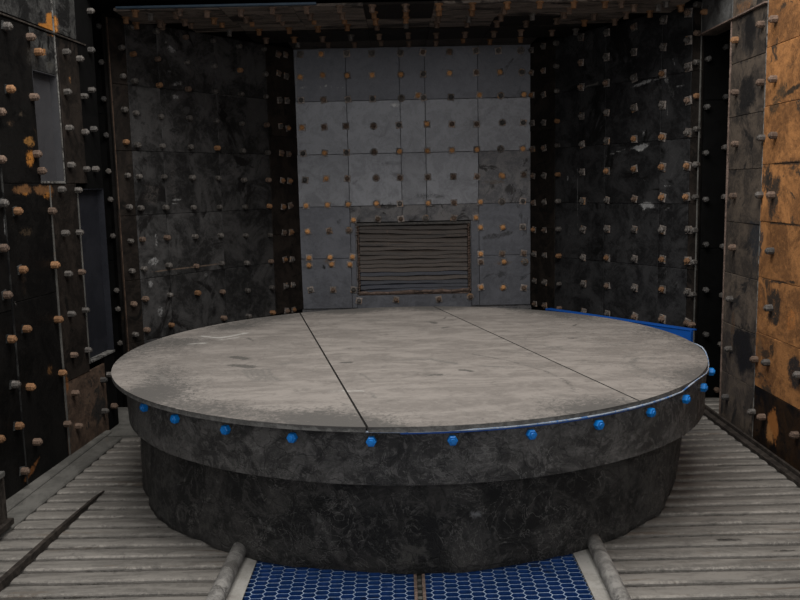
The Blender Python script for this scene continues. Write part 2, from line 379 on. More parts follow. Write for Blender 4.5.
# -- structure backing
struct_box('wall_back', BW, -.05, .47, 0, 2.65, -.004, .12, BACKD)
struct_box('wall_back', BW, 1.415, BW.L+.05, 0, 2.65, -.004, .12, BACKD)
struct_box('wall_back', BW, .47, 1.415, 0, .56, -.006, .12, LWALL)
struct_box('wall_back', BW, .47, 1.415, 1.155, 2.65, -.004, .12, BACKD)
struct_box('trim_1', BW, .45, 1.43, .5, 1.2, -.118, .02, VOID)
struct_box('wall_left_angled', LP, -.02, LP.L, 0, 2.65, -.006, .08, LWALL)
struct_box('wall_left_corner', LC, 0, LC.L, 0, 2.65, -.006, .08, LWALL)
struct_box('wall_right_corner', RC, 0, RC.L, 0, 2.65, -.006, .08, LWALL)
struct_box('wall_right_angled', RP, 0, RP.L, 0, 2.65, -.006, .08, LWALL)
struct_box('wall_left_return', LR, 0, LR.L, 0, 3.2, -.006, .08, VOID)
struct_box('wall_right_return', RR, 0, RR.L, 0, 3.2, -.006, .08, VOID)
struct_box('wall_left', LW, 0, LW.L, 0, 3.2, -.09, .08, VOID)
struct_box('wall_right', RW, .54, RW.L, 0, 3.2, -.006, .08, TAN)
struct_box('wall_right', RW, .02, .54, 2.35, 3.2, -.006, .08, TAN)
GL = Frame((-2.36, 5.0), (-2.36, 5.6), 'gap'); GR = Frame((2.42, 5.6), (2.42, 4.9), 'gap')
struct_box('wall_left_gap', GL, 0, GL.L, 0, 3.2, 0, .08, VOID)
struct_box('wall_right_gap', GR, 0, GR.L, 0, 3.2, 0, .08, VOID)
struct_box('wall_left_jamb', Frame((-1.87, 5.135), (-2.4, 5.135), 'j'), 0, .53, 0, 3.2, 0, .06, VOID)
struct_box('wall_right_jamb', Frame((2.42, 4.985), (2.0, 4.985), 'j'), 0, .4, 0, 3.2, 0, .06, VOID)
bm = bmesh.new(); box(bm, -2.5, 2.6, 5.05, 7.15, 2.575, 2.67)
tag(link('ceiling', finish(bm, 'ceiling'), VOID), kind='structure')

bm = bmesh.new(); box(bm, -2.5, 2.6, 5.05, 5.13, 2.67, 3.2)
tag(link('wall_upper', finish(bm, 'wall_upper'), CEILD), kind='structure')
# ================================================================== BACK WALL plates
W = (.33, .33, .32)
mkB = px_marks(BW, [(321, 88, 1, 2.5, .3, W, .75), (326, 86, 1.5, 2, -.3, W, .6), (331, 87, 1, 2, .2, W, .6), (337, 88, 2.5, 1, .1, W, .55), (343, 88, 1.5, 1, .4, W, .55),
                    (383, 205, 3, 2.5, 0, (.01, .01, .01), 1), (378, 206, 5, 2, 0, (.12, .07, .04), .7), (390, 206, 8, 3, .2, (.03, .028, .026), .8),
                    (303, 88, 3, 1.5, .3, W, .5), (298, 160, 1, 30, 0, (.2, .2, .21), .8), (297, 90, 1, 40, 0, (.17, .17, .17), .7),
                    (330, 261, 8, 4, 0, (.1, .07, .05), .6), (324, 267, 1.5, 3, .3, (.01, .01, .01), 1), (504, 263, 10, 3, 0, (.1, .07, .05), .65), (395, 105, 5, 2, 0, W, .55), (500, 98, 12, 1, 0, (.03, .03, .03), .8),
                    (500, 235, 18, 3, .15, (.045, .045, .048), .7), (430, 196, 20, 3, 0, (.05, .05, .052), .6), (495, 182, 9, 2, 0, (.09, .07, .055), .6)])
US = [0.0] + [BW.hit(x, 130)[0] for x in (347.5, 400.5, 425.5, 478)] + [BW.L]
colname = ['leftmost', 'second from the left', 'narrow middle', 'second from the right', 'rightmost']
for r in range(5):
    v0, v1 = ROWS[4-r], ROWS[5-r]
    for c in range(5):
        if r == 4 and 1 <= c <= 3: continue
        a, b = v0, v1; mat = BACK; tone = 'dark grey'
        if r in (1, 2): mat = BACKL; tone = 'mottled pale grey'
        if r == 2 and c == 4: mat = BACKD; tone = 'smeared grey'
        if r == 3 and 1 <= c <= 3: a = 1.155; mat = BACKD; tone = 'stained grey'
        if r >= 3 and c in (0, 4): mat = BACK; tone = 'smooth dark grey'
        extra = ' above the louvred vent' if (r == 3 and 1 <= c <= 3) else ''
        add_plate(BW, US[c], US[c+1], a, b, mat, f'{colname[c]} {tone} back wall plate, {["top row", "second row", "third row", "fourth row", "bottom row"][r]}{extra}', group='grey wear plates on the back wall', marks=mkB)
# narrow side plates and sill around the vent
VL, VR = .462, 1.418
add_plate(BW, US[1], VL, .44, 1.155, BACK, 'narrow upright grey strip plate at the left edge of the vent', marks=mkB)
add_plate(BW, VR, US[4], .44, 1.155, BACK, 'narrow upright grey strip plate at the right edge of the vent', marks=mkB)
add_plate(BW, VL, VR, .38, .545, BACK, 'long low grey sill plate directly below the louvred vent', marks=mkB)

def mrnd(i, tones): return tones[(i*7+3) % len(tones)]
G_, R_, N_, D_ = B_GREY, B_RUST, B_BROWN, B_DARK
back_rows = [
 (None, [(300,54,'G'),(321,54,'R'),(345.5,53.5,'G'),(371.5,53.5,'G'),(399,53,'G'),(423.5,52,'N'),(449.5,51.5,'N'),(476.5,50.5,'G'),(498.5,50.5,'G'),(521,50,'G'),(300,77,'R'),(322.5,75,'R'),(346,75.5,'R'),(372,75,'R'),(399.5,74.5,'R'),(424,74,'D'),(449.5,73,'R'),(477.5,72.5,'N'),(500,72,'R'),(522,72,'D')]),
 (None, [(301,101,'D'),(323.5,100.5,'N'),(347,100,'G'),(372.5,99,'D'),(400,99,'G'),(418,95.5,'R'),(425,98,'G'),(451,97,'D'),(478.5,95,'R'),(501,95.5,'D'),(524,94.5,'R'),(302,127.5,'R'),(324,127,'N'),(347,126,'N'),(373.5,126,'N'),(400,125,'D'),(426,124,'R'),(452,124,'N'),(478,124,'N'),(502.5,122.5,'D'),(523.5,122.5,'D')]),
 (None, [(303,153.5,'D'),(324.5,153.5,'R'),(347.5,153,'D'),(374,152.5,'N'),(400.5,152,'R'),(426,151,'R'),(452,150.5,'R'),(478,149.5,'R'),(501,149,'G'),(523,149,'R'),(305,180,'D'),(326,178.5,'R'),(348.5,178.5,'N'),(376,178,'N'),(401.5,177.5,'N'),(426.5,177,'N'),(453.5,176.5,'N'),(478.5,176.5,'N'),(502.5,175.5,'R'),(524,174.5,'N')]),
 (None, [(306,206,'R'),(327.5,205,'R'),(349,204.5,'R'),(376.5,203.5,'R'),(400,204,'G'),(427,203.5,'R'),(454,203,'N'),(479,202.5,'R'),(502,202,'G'),(523,202,'D'),(353.5,220,'R'),(378,219,'N'),(401.5,219,'N'),(427,218,'G'),(454,218,'N'),(476,217.5,'R'),(307.5,231.5,'R'),(329,231,'N'),(350,230.5,'N'),(480,227.5,'R'),(503,227.5,'R'),(523,227,'G')]),
 (None, [(309,258,'R'),(330,257.5,'R'),(351,257,'R'),(480,254,'R'),(502.5,254,'N'),(524,254,'N'),(309,265.5,'R'),(331.5,264.5,'R'),(351,264.5,'R'),(481,262,'N'),(504,262,'R'),(525,262,'G'),(310.5,290,'G'),(333,290,'N'),(353.5,290,'D'),(481,287.5,'R'),(503.5,287.5,'R'),(524,288,'N'),(358,301,'G'),(396,300,'N'),(439,299.5,'N'),(471,297,'N')]),
]
MK = {'G': G_, 'R': R_, 'N': N_, 'D': D_}
k = 0
for _, row in back_rows:
    for x, y, c in row:
        w = (True, WASHL if k % 3 else WASH) if k % 5 != 4 else (False, WASH)
        add_bolt(BW, x, y, 'short', B_RUSTB if c == 'R' else MK[c], w, 1.12); k += 1

# ---------------------------------------------------------------- vent with rubber louvres
vent = bpy.data.objects.new('louvred_vent', None); COL.objects.link(vent); vent.location = (BW.o.x+(VL+VR)/2, 7.0, .55)
tag(vent, 'wide louvred vent with sagging brown rubber slats low in the grey back wall', 'vent')
vw = (VR-VL)/2; NS = 16; vh = .59
for i in range(NS):
    z = vh - .02 - i*(vh-.03)/NS
    bm = bmesh.new(); ph = random.uniform(0, 6); amp = random.uniform(.003, .009); sl = random.uniform(-.011, .011)
    n = 24; rr = []
    for j in range(n+1):
        x = -vw+.03 + (2*vw-.06)*j/n; dz = amp*math.sin(x*5+ph)+sl*x*2 + .0022*math.sin(x*23+ph*3)
        rr.append([bm.verts.new(q) for q in ((x, .05, z+dz+.012), (x, .03, z+dz+.010), (x, .016, z+dz-.004), (x, .008, z+dz-.031), (x, .013, z+dz-.034), (x, .052, z+dz))])
    for a, b in zip(rr, rr[1:]):
        for q in range(6): bm.faces.new((a[q], a[(q+1) % 6], b[(q+1) % 6], b[q]))
    bm.faces.new(rr[0]); bm.faces.new(rr[-1])
    link('rubber_slat', finish(bm, 'rubber_slat'), LOUVB if i >= NS-5 and i != NS-4 else LOUV, vent)
for s in (-1, 1):
    bm = bmesh.new()
    for q in range(27):
        z = .01+q*.0212; x = s*(vw-.016)+random.uniform(-.004, .004)
        tube(bm, [(x-.008, .004, z), (x+.002, -.008, z+.008), (x+.008, .004, z+.016)], .0055, 6)
    box(bm, s*(vw-.02)-.004, s*(vw-.02)+.004, .004, .05, 0, vh)
    link('side_chain', finish(bm, 'side_chain'), RUSTL, vent)
bm = bmesh.new()
pts = [(-vw+.02+(2*vw-.04)*j/20, -.012+random.uniform(-.003, .003), .012+random.uniform(-.004, .006)+.012*j/20) for j in range(21)]
tube(bm, pts, .013, 7, wob=.5); box(bm, -vw+.015, vw-.015, -.006, .05, -.004, .012)
link('bottom_lip', finish(bm, 'bottom_lip'), RUSTL, vent)
bm = bmesh.new(); box(bm, -vw, vw, -.004, .05, vh-.012, vh+.008, .002); link('top_lip', finish(bm, 'top_lip'), B_DARK, vent)

# ================================================================== ANGLED PANELS
def cols_from_px(fr, xs, y=150): return [fr.hit(x, y)[0] for x in xs]
WS = (.2, .2, .2)
mkLP = px_marks(LP, [(170, 50, 4, 4, 0, WS, .6), (165, 43, 2, 2, 0, WS, .55), (176, 84, 5, 2, .2, WS, .6), (175, 97, 4, 3, 0, WS, .65), (168, 72, 3, 2, 0, WS, .55), (175, 200, 6, 1, .1, WS, .75), (173, 204, 6, 1, .1, WS, .7),
                     (155, 240, 1.5, 8, 0, WS, .6), (152, 262, 6, 4, .2, WS, .6), (149, 284, 3, 4, .3, WS, .65), (159, 312, 3, 6, .2, WS, .55), (205, 275, 2, 3, 0, WS, .5), (150, 195, 8, 12, 0, (.05, .045, .042), .55), (172, 180, 5, 20, 0, (.05, .047, .045), .5), (229, 96, 22, .8, 0, (.09, .09, .09), .7), (190, 267, 40, .5, 0, (.12, .09, .07), .8)])
UL = [0, LP.hit(131, 150)[0], LP.hit(162, 150)[0], LP.hit(218, 150)[0], LP.L]
for c in range(4):
    rows = [0, .44, .86, 1.29, 1.715, 2.14, 2.555] if c <= 1 else ROWS[:-1]+[2.555]
    n = len(rows)-1
    for r in range(n):
        mat = BROWN if c == 0 else LPAN
        nm = 'narrow brown-black edge plate' if c == 0 else 'dusty black square plate'
        add_plate(LP, UL[c], UL[c+1], rows[n-1-r], rows[n-r], mat, f'{nm} of the left angled wall, {rowname(r, n)}, ' + (['outermost column', 'second column', 'third column', 'column nearest the corner'][c]), group='black wear plates on the left angled wall', marks=mkLP)
for r in range(3):
    z = [.44, 1.08, 1.86, 2.555]
    add_plate(LC, 0, LC.L, z[2-r], z[3-r], BROWN, f'{["top", "middle", "bottom"][r]} brown-black corner strip plate left of the grey back wall')
    add_plate(RC, 0, RC.L, z[2-r], z[3-r], BROWN, f'{["top", "middle", "bottom"][r]} brown-black corner strip plate right of the grey back wall')
mkRP = px_marks(RP, [(645, 83, 10, 2, .15, WS, .75), (655, 80, 6, 1.5, 0, WS, .6), (682, 86, 5, 1.5, 0, WS, .5), (641, 147, 10, 2.5, .1, WS, .9), (641, 150, 4, 2, 0, W, .8), (618, 152, 12, .8, .2, WS, .7), (648, 205, 7, 4, -.1, WS, .8), (645, 206, 2, 4, 0, W, .6),
                     (668, 112, .7, 10, 0, WS, .7), (675, 62, 1, 6, .3, WS, .6), (569, 178, 1, 4, 0, WS, .7), (645, 132, 2, 5, 0, WS, .5), (668, 80, 2, 3, 0, WS, .6), (645, 181, 1.5, 2, 0, WS, .5), (668, 186, 4, 2, 0, WS, .5), (668, 209, 4, 1, .4, WS, .5),
                     (590, 86, 12, 1.2, .1, (.09, .085, .08), .85), (575, 45, 12, 12, .3, (.035, .036, .037), .6), (590, 40, 8, 10, 0, (.045, .045, .046), .6), (640, 258, 30, .5, 0, (.1, .09, .08), .8), (578.6, 195, .5, 30, 0, (.09, .09, .09), .8), (672, 90, 3, 12, .5, (.05, .05, .05), .5)])
UR = [0, RP.hit(557.5, 150)[0], RP.hit(606, 150)[0], RP.hit(661.5, 150)[0], RP.hit(691, 150)[0], RP.L]
UR = [0] + UR[2:]
for c in range(4):
    rows = [0, .44, .86, 1.29, 1.715, 2.14, 2.555] if c >= 2 else ROWS[:-1]+[2.555]
    n = len(rows)-1
    for r in range(n):
        nm = 'narrow black edge plate' if c == 3 else 'black square plate'
        add_plate(RP, UR[c], UR[c+1], rows[n-1-r], rows[n-r], BROWN if c == 3 else RPAN, f'{nm} of the right angled wall, {rowname(r, n)}, ' + (['column nearest the corner', 'second column', 'third column', 'outermost column'][c]), group='black wear plates on the right angled wall', marks=mkRP)

def colb(fr, xs, ys, kind, tones, washer=None, sc=1.0):
    for i, y in enumerate(ys):
        x = xs if isinstance(xs, (int, float)) else xs[0] + (xs[1]-xs[0])*(y-ys[0])/(ys[-1]-ys[0])
        add_bolt(fr, x, y, kind, MK[tones[i % len(tones)]], washer, sc*random.uniform(.92, 1.06))
WD = (True, WASH)
colb(LP, (132, 147), [27, 54, 81, 113, 145, 176.5, 208, 239.5, 269, 299, 330], 'long', 'GRGGGGGNGNN')
colb(LP, (122, 135.5), [47.5, 76, 109.5, 142, 175.5, 207, 241, 271, 304, 334.5], 'long', 'GGGRGGGGNG')
colb(LP, (157, 172), [31, 59, 85, 116.5, 146, 177, 207.5, 237.5, 265.5, 295, 325], 'long', 'GNRGGGGNGGR', None)
colb(LP, (186, 198), [37, 62, 89, 118, 147, 177.5, 207.5, 236.5, 266, 293], 'long', 'NGNGGGGGNR')
colb(LP, (213.5, 224), [40.5, 66, 91.5, 121, 148, 178, 207, 235.5, 263.5, 292, 318], 'long', 'GGGGRGGGGNN')
colb(LP, (239.5, 249), [46, 70, 94, 123.5, 151, 180, 207, 235.5, 263, 290.5, 316], 'long', 'GRGGGGGGGGG')
colb(LP, (264.5, 273), [49, 74, 96.5, 125, 153, 180, 206, 235, 261.5, 287.5, 312.5], 'long', 'GGGNGNRGNGR')
colb(LC, (279.5, 288), [54, 73, 100, 126, 153, 180.5, 207, 233, 259.5, 286, 311], 'short', 'NNGGNRRNRGN', WD)
colb(LC, (287, 295), [54.5, 76, 100.5, 128, 154, 181, 205.5, 233, 259.5, 285, 311], 'short', 'NGGRNRNRGGR', WD)
colb(RC, (530, 533.5), [50, 72.5, 95, 123, 149, 176, 203, 229, 254, 281, 307], 'short', 'GNRGNNNRGGN', WD)
colb(RC, (542, 543.5), [46, 70.5, 94.5, 122.5, 148, 175.5, 202, 229, 255.5, 282.5, 307], 'short', 'GNGGNGGNGGN', WD)
colb(RP, (556, 559), [43, 66, 91, 121, 145.5, 174.5, 202, 229, 256, 284, 309.5], 'long', 'GGGRGRGGRGN')
colb(RP, (579.5, 582.5), [37, 62.5, 87.5, 116, 144.5, 172, 201, 229.5, 257.5, 284, 312], 'short', 'GNNGGGGGGGG', WD, 1.1)
colb(RP, (605, 606), [32.5, 57, 83, 112.5, 141, 171, 200, 229, 258, 286, 314], 'short', 'GGNGGRGGRNG', WD, 1.1)
colb(RP, (632.5, 633.5), [27, 52, 78, 108, 139, 169, 199, 229.5, 259, 288, 317], 'short', 'NGGGRRNGGGN', WD, 1.1)
colb(RP, (661, 661), [20, 47, 74, 105, 137, 167, 197.5, 230, 259.5, 289.5, 319], 'short', 'GGRGRRRGRRN', WD, 1.15)
colb(RP, (687, 686), [12.5, 40, 67, 100.5, 132.5, 166, 197, 230, 261, 292.5, 323], 'short', 'NGGNGRRGRGN', WD, 1.15)
colb(RP, (697, 695.5), [4, 33, 62, 96, 129, 164.5, 197, 230.5, 262.5, 295, 325.5], 'long', 'GNGRGGGGGGN')

# ---------------------------------------------------------------- gap plates (deep black recess each side)
for r in range(3):
    z = [0, 1.0, 1.95, 3.0]
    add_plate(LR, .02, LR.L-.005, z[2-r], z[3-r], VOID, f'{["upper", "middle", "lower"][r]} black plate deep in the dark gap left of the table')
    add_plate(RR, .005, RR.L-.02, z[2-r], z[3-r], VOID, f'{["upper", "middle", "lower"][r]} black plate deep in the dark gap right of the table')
for x, y in [(114, 26), (114, 62), (115.5, 99), (117.5, 135), (117.5, 171), (114.5, 199.5), (116, 236), (119.5, 290.5), (121, 309), (123, 343)]:
    add_bolt(LR, x-1, y, 'long', B_GREY if y > 150 else B_DARK)
for x, y in [(705, 59), (704.5, 107), (705, 153), (704.5, 199.5), (703, 244.5), (702.5, 290), (703, 334.5), (726, 47), (726, 97), (725, 147.5), (724.5, 197), (723, 247), (722.5, 295.5), (721, 344.5), (717, 390)]:
    add_bolt(RR, max(x, 706), y, 'long', B_BROWN if y > 380 else B_DARK if x < 710 or y < 120 else B_GREY)

# ================================================================== LEFT WALL
def uy(y): return (y-2.6)/(5.13-2.6)*LW.L
OR = (.34, .14, .03); RS = (.13, .065, .028)
mkL = px_marks(LW, [(49, 25, 8, 10, .1, OR, 1), (43, 27, 7, 4, 0, OR, 1), (51, 17, 4, 6, 0, OR, 1), (40, 52, 4, 4, .3, OR, .7), (46, 42, 1.2, 8, -.2, (.004, .004, .004), 1), (26, 142, 5, 5, 0, (.2, .1, .03), .75), (28, 158, 4, 8, 0, OR, .7),
                    (22, 190, 10, 5, 0, RS, .85), (42, 190, 10, 5, 0, RS, .85), (45, 196, 5, 4, 0, OR, .55), (22, 194, 5, 3, 0, OR, .5), (30, 60, 8, 12, 0, (.035, .032, .028), .5), (48, 66, 4, 6, 0, (.05, .048, .042), .55), (20, 115, 4, 3, 0, (.045, .035, .025), .55), (7, 123, 4, 4, 0, (.08, .05, .03), .5),
                    (23, 232, 6, 6, 0, (.045, .032, .02), .6), (68, 80, 1.5, 5, 0, (.2, .1, .04), .7), (48, 370, 3, 6, 0, (.1, .05, .02), .6), (65, 385, 2, 10, 0, (.18, .07, .02), .6), (29, 470, 10, 4, .4, (.15, .06, .02), .7), (2, 225, .8, 10, 0, (.25, .25, .25), .7),
                    (77, 205, 1.5, 6, 0, (.14, .05, .035), .8), (22, 283, 3, 15, 0, (.02, .014, .01), .5), (98, 410, 8, 13, 0, (.012, .011, .01), .8), (14, 305, .8, 6, .2, (.16, .15, .14), .6)])
GP = 'black wear plates on the left wall'
def lp(y0, y1, z0, z1, mat, lab, **k): return add_plate(LW, uy(y0), uy(y1), z0, z1, mat, lab, marks=mkL, **k)
S = 'of the left wall'
lp(2.7, 3.98, 0, .9, LWALL, f'lowest wide black plate at the near end {S}')
lp(2.7, 3.98, .9, 1.9, LWALL, f'wide black plate at mid height at the near end {S}')
lp(2.7, 3.98, 1.9, 3.1, LWALL, f'topmost wide black plate at the near end {S}')
lp(3.98, 4.44, 0, .93, LWALL, f'lower black plate with orange bolts, left of the rusty scabbed plate')
lp(3.98, 4.44, .93, 1.5, LWALL, f'black plate with brown rust bloom along its top, left wall')
lp(3.98, 4.36, 1.5, 2.28, LWALL, f'black plate with orange rust streaks left of the smooth grey recess')
lp(4.36, 4.62, 2.07, 2.28, LDUST, f'small scuffed grey plate above the smooth grey recess')
lp(2.7, 4.36, 3.1, 3.15, LWALL, 'thin black cap strip along the top of the left wall')
lp(3.98, 4.62, 2.3, 3.1, LDUST, f'scuffed grey plate with an orange paint spill, top {S}')
lp(4.66, 5.0, 2.3, 3.1, LDUST, f'scratched grey upper plate beside the bright upright edge {S}')
lp(4.66, 4.90, 1.5, 2.28, BROWN, f'tall black plate right of the bright upright edge')
lp(4.90, 5.12, 1.47, 3.1, VOID, f'tallest narrow black plate next to the dark gap, left wall')
lp(4.44, 4.76, .43, 1.5, BROWN, f'narrow brown-black plate left of the blue-grey recess')
lp(4.44, 4.97, 0, .43, RUSTP, f'rusty scabbed brown plate at the foot {S}')
lp(4.97, 5.12, 0, .47, VOID, f'small black plate at the foot {S} beside the gap')
# recesses in the wall
def recess(y0, y1, z0, z1, mat, lab, depth=.03):
    e = bpy.data.objects.new('wall_recess', None); COL.objects.link(e)
    mm = LW.rot().to_4x4(); mm.translation = LW.pt(uy(y0), z0); e.matrix_local = mm; tag(e, lab, 'recess')
    w, h = uy(y1)-uy(y0), z1-z0
    bm = bmesh.new(); box(bm, 0, w, depth-.004, depth, 0, h); link('back_sheet', finish(bm, 'back_sheet'), mat, e)
    bm = bmesh.new(); box(bm, 0, .004, -.012, depth, 0, h); box(bm, w-.004, w, -.012, depth, 0, h); box(bm, 0, w, -.012, depth, h-.004, h); link('reveal', finish(bm, 'reveal'), mat, e)
    bm = bmesh.new(); box(bm, 0, w, -.018, depth, 0, .012, .002); link('ledge', finish(bm, 'ledge'), EDGE, e)
    return e
recess(4.36, 4.62, 1.5, 2.07, SMOOTH, 'tall smooth grey recess high in the left wall beside a bright edge')
recess(4.76, 5.12, .47, 1.47, SMOOTHB, 'tall blue-grey recess with a pale ledge beside the dark left gap', .03)
# bright upright angle edge
bm = bmesh.new(); box(bm, 0, .007, -.013, .02, 0, 1.6, .001)
mm = LW.rot().to_4x4(); mm.translation = LW.pt(uy(4.63), 1.5)
tag(link('edge_strip', finish(bm, 'edge_strip'), EDGE, None, mm), 'thin bright worn upright edge strip high on the left wall', 'edge strip')
bm = bmesh.new(); box(bm, 0, uy(5.0)-uy(3.2), -.02, .01, 0, .008, .001)
mm = LW.rot().to_4x4(); mm.translation = LW.pt(uy(3.2), 2.285)
tag(link('ledge_strip', finish(bm, 'ledge_strip'), DARKBAR, None, mm), 'thin dark horizontal ledge along the upper left wall', 'ledge')
for (x, y), c in [((3.5, 150), 1), ((17, 380), 1)]: pass
# upright seam rods of the left wall
for yv, z0, z1, lab in ((3.985, 0, 1.9, 'thin upright edge rod between the near black plates of the left wall'), (4.445, .0, 1.49, 'thin upright edge rod below the smooth grey recess'), (4.765, .47, 1.47, 'thin upright edge rod at the left side of the blue-grey recess')):
    bm = bmesh.new(); box(bm, -.003, .003, -.018, .0, 0, z1-z0); mm = LW.rot().to_4x4(); mm.translation = LW.pt(uy(yv), z0)
    tag(link('edge_rod', finish(bm, 'edge_rod'), KERB if yv > 4 else LDUST, None, mm), lab, 'edge rod')
bl = [(7.5,26,'G'),(31,37,'N'),(39,52,'R'),(10.5,89,'R'),(34.5,97,'N'),(1,112,'N'),(2,159.5,'N'),(37.5,154,'N'),(47,171,'N'),(4,203,'G'),(18,211,'R'),(52.5,211,'N'),(4,248,'N'),(23,269.5,'R'),(55.5,265,'R'),(7.5,295,'N'),
      (59,319.5,'R'),(27,329,'R'),(12,339,'R'),(63,373,'R'),(31,387,'R'),(15.5,384.5,'G'),(68,424,'N'),(19,426,'R'),(37.5,442,'N'),(0,439,'R'),(25,471,'N'),
      (67,52,'G'),(68,92,'G'),(70,128,'G'),(72,165,'G'),(62.5,189.5,'G'),(66,233,'G'),(69,274,'G'),(72,314,'G'),(74.5,355,'N'),(76,393,'N'),(79.5,426,'N'),
      (81,59,'G'),(84,96,'G'),(85.5,132,'G'),(87,169,'G'),(79,190,'G'),(80,232.5,'G'),(82,272,'N'),(86,310,'G'),
      (91,11,'G'),(91.5,50,'D'),(92,90,'G'),(94,129,'D'),(96,169,'G'),(88.5,350,'G'),(104,380,'D'),(105.5,411,'G'),(110,374.5,'G'),(114.5,406,'N')]
for x, y, c in bl: add_bolt(LW, x, y, 'fat' if x < 60 else 'long', MK[c], (True, LDUST) if x < 30 else None, .88 if x < 60 else .92)

# ================================================================== RIGHT WALL
def uR(y): return 5.54-y
K = (.012, .011, .011); BU = (.026, .028, .033)
mkR = px_marks(RW, [(752, 30, 6, 25, .1, K, .95), (750, 35, 9, 22, .1, (.03, .027, .025), .75), (749, 95, 10, 22, .05, K, .95), (742, 110, 6, 14, 0, (.02, .018, .016), .7), (757, 240, 8, 25, 0, BU, .8), (736, 255, 3, 20, 0, (.025, .02, .017), .6), (746, 350, 9, 24, 0, K, 1), (742, 345, 8, 20, 0, K, .9),
                    (735, 330, 2, 20, 0, (.1, .06, .035), .6), (762, 345, 3, 15, 0, (.17, .09, .04), .7), (776, 197, 8, 22, 0, (.03, .022, .016), .85), (772, 190, 4, 24, 0, (.02, .017, .014), .8), (777, 308, 8, 22, 0, (.03, .022, .016), .85), (797, 372, 7, 18, 0, (.025, .02, .018), .9), (780, 98, 10, 10, .6, (.06, .038, .02), .75), (795, 90, 12, 3, .2, (.03, .02, .012), .9),
                    (776, 425, 6, 18, .15, (.3, .12, .035), .95), (773, 432, 5, 12, 0, (.36, .17, .06), .85), (793, 320, 6, 12, .2, (.42, .16, .04), .6), (778, 20, 5, 10, 0, (.1, .055, .025), .5), (745, 7, 10, 8, 0, (.17, .09, .045), .6), (740, 395, 9, 8, 0, (.055, .045, .038), .6), (790, 163, 15, 1.5, 0, (.035, .022, .014), .9), (785, 224, 18, 1.5, 0, (.035, .022, .014), .9), (785, 282, 18, 1.5, .1, (.035, .022, .014), .9), (775, 350, 1.5, 10, .2, (.05, .028, .012), .7)])
zr = [0, .30, .60, .90, 1.20, 1.50, 1.80, 2.10, 2.36]
hn = ['lowest', 'second lowest', 'third lowest', 'fourth lowest', 'fourth highest', 'third highest', 'second highest', 'highest']
for i in range(8):
    add_plate(RW, .54, uR(4.53), zr[i], zr[i+1], GREYR if i == 4 and 0 else TAN, f'{hn[i]} brown-grey scuffed plate beside the dark right gap', group='brown-grey plates of the right wall', marks=mkR)
for j, (ya, yb, nm) in enumerate(((4.53, 3.92, 'middle column'), (3.92, 3.2, 'nearest column'))):
    for i in range(8):
        z0, z1 = zr[i], zr[i+1]
        m = BLACKO if i == 0 else ORANGE
        add_plate(RW, uR(ya), uR(yb), z0+.02*(i > 0), z1+.02, m, f'{hn[i]} {"black plate with a rust lick" if i == 0 else "orange rusted plate"}, {nm} of the right wall', group='orange rusted plates of the right wall', marks=mkR)
add_plate(RW, .03, .54, 2.36, 3.1, GREYR, 'scuffed grey header plate above the dark right gap', marks=mkR)
add_plate(RW, .54, uR(4.53), 2.36, 3.1, TAN, 'brown rusted header plate right of the scuffed grey one', marks=mkR)
add_plate(RW, uR(4.53), uR(3.2), 2.38, 3.1, ORANGE, 'wide orange rusted header plate at the top of the right wall', marks=mkR)
bm = bmesh.new(); box(bm, 0, uR(4.53)-.03, -.03, .01, 0, .008, .001); mm = RW.rot().to_4x4(); mm.translation = RW.pt(.03, 2.35)
tag(link('ledge_strip', finish(bm, 'ledge_strip'), RUSTL, None, mm), 'thin brown horizontal ledge above the dark right gap', 'ledge')
bm = bmesh.new(); box(bm, -.003, .003, -.014, .0, 0.0, 3.1, .001); mm = RW.rot().to_4x4(); mm.translation = RW.pt(uR(4.53), 0)
tag(link('edge_strip', finish(bm, 'edge_strip'), EDGE, None, mm), 'thin bright upright edge strip beside the orange rusted plates', 'edge strip')
bm = bmesh.new(); box(bm, -.004, .004, -.02, .03, 0.0, 2.35, .001); mm = RW.rot().to_4x4(); mm.translation = RW.pt(.538, 0)
tag(link('edge_strip', finish(bm, 'edge_strip'), RUSTL, None, mm), 'thin brown upright edge strip beside the dark right gap', 'edge strip')
for fr, uu, m, lab in ((LP, .006, RUSTP, 'thin rusty upright edge where the left angled wall meets the gap'), (RP, RP.L-.004, KERB, 'thin upright edge where the right angled wall meets the gap')):
    bm = bmesh.new(); box(bm, -.0025, .0025, -.02, .0, 0.0, 2.55, .0005); mm = fr.rot().to_4x4(); mm.translation = fr.pt(uu, 0)
    tag(link('edge_strip', finish(bm, 'edge_strip'), m, None, mm), lab, 'edge strip')
br = [(734.5,40,'R'),(734.5,92.5,'N'),(734.5,144,'N'),(732.5,196,'N'),(732,247.5,'N'),(729.5,299,'G'),(728,349,'G'),(725,397,'D'),
      (760,24.5,'N'),(760,82.5,'N'),(760,138,'G'),(759,195,'G'),(754,359.5,'N'),(751,412,'G'),
      (773,19,'N'),(772.5,79,'N'),(772.5,135.5,'N'),(770.5,195,'N'),(769.5,251,'D'),(768,308,'G'),(765.5,362.5,'G'),(761,417,'N'),(797.5,375,'G'),(794,435,'N'), (704, 12, 'R')]
for x, y, c in br: add_bolt(RW, x, y, 'fat', MK[c], None, .85)

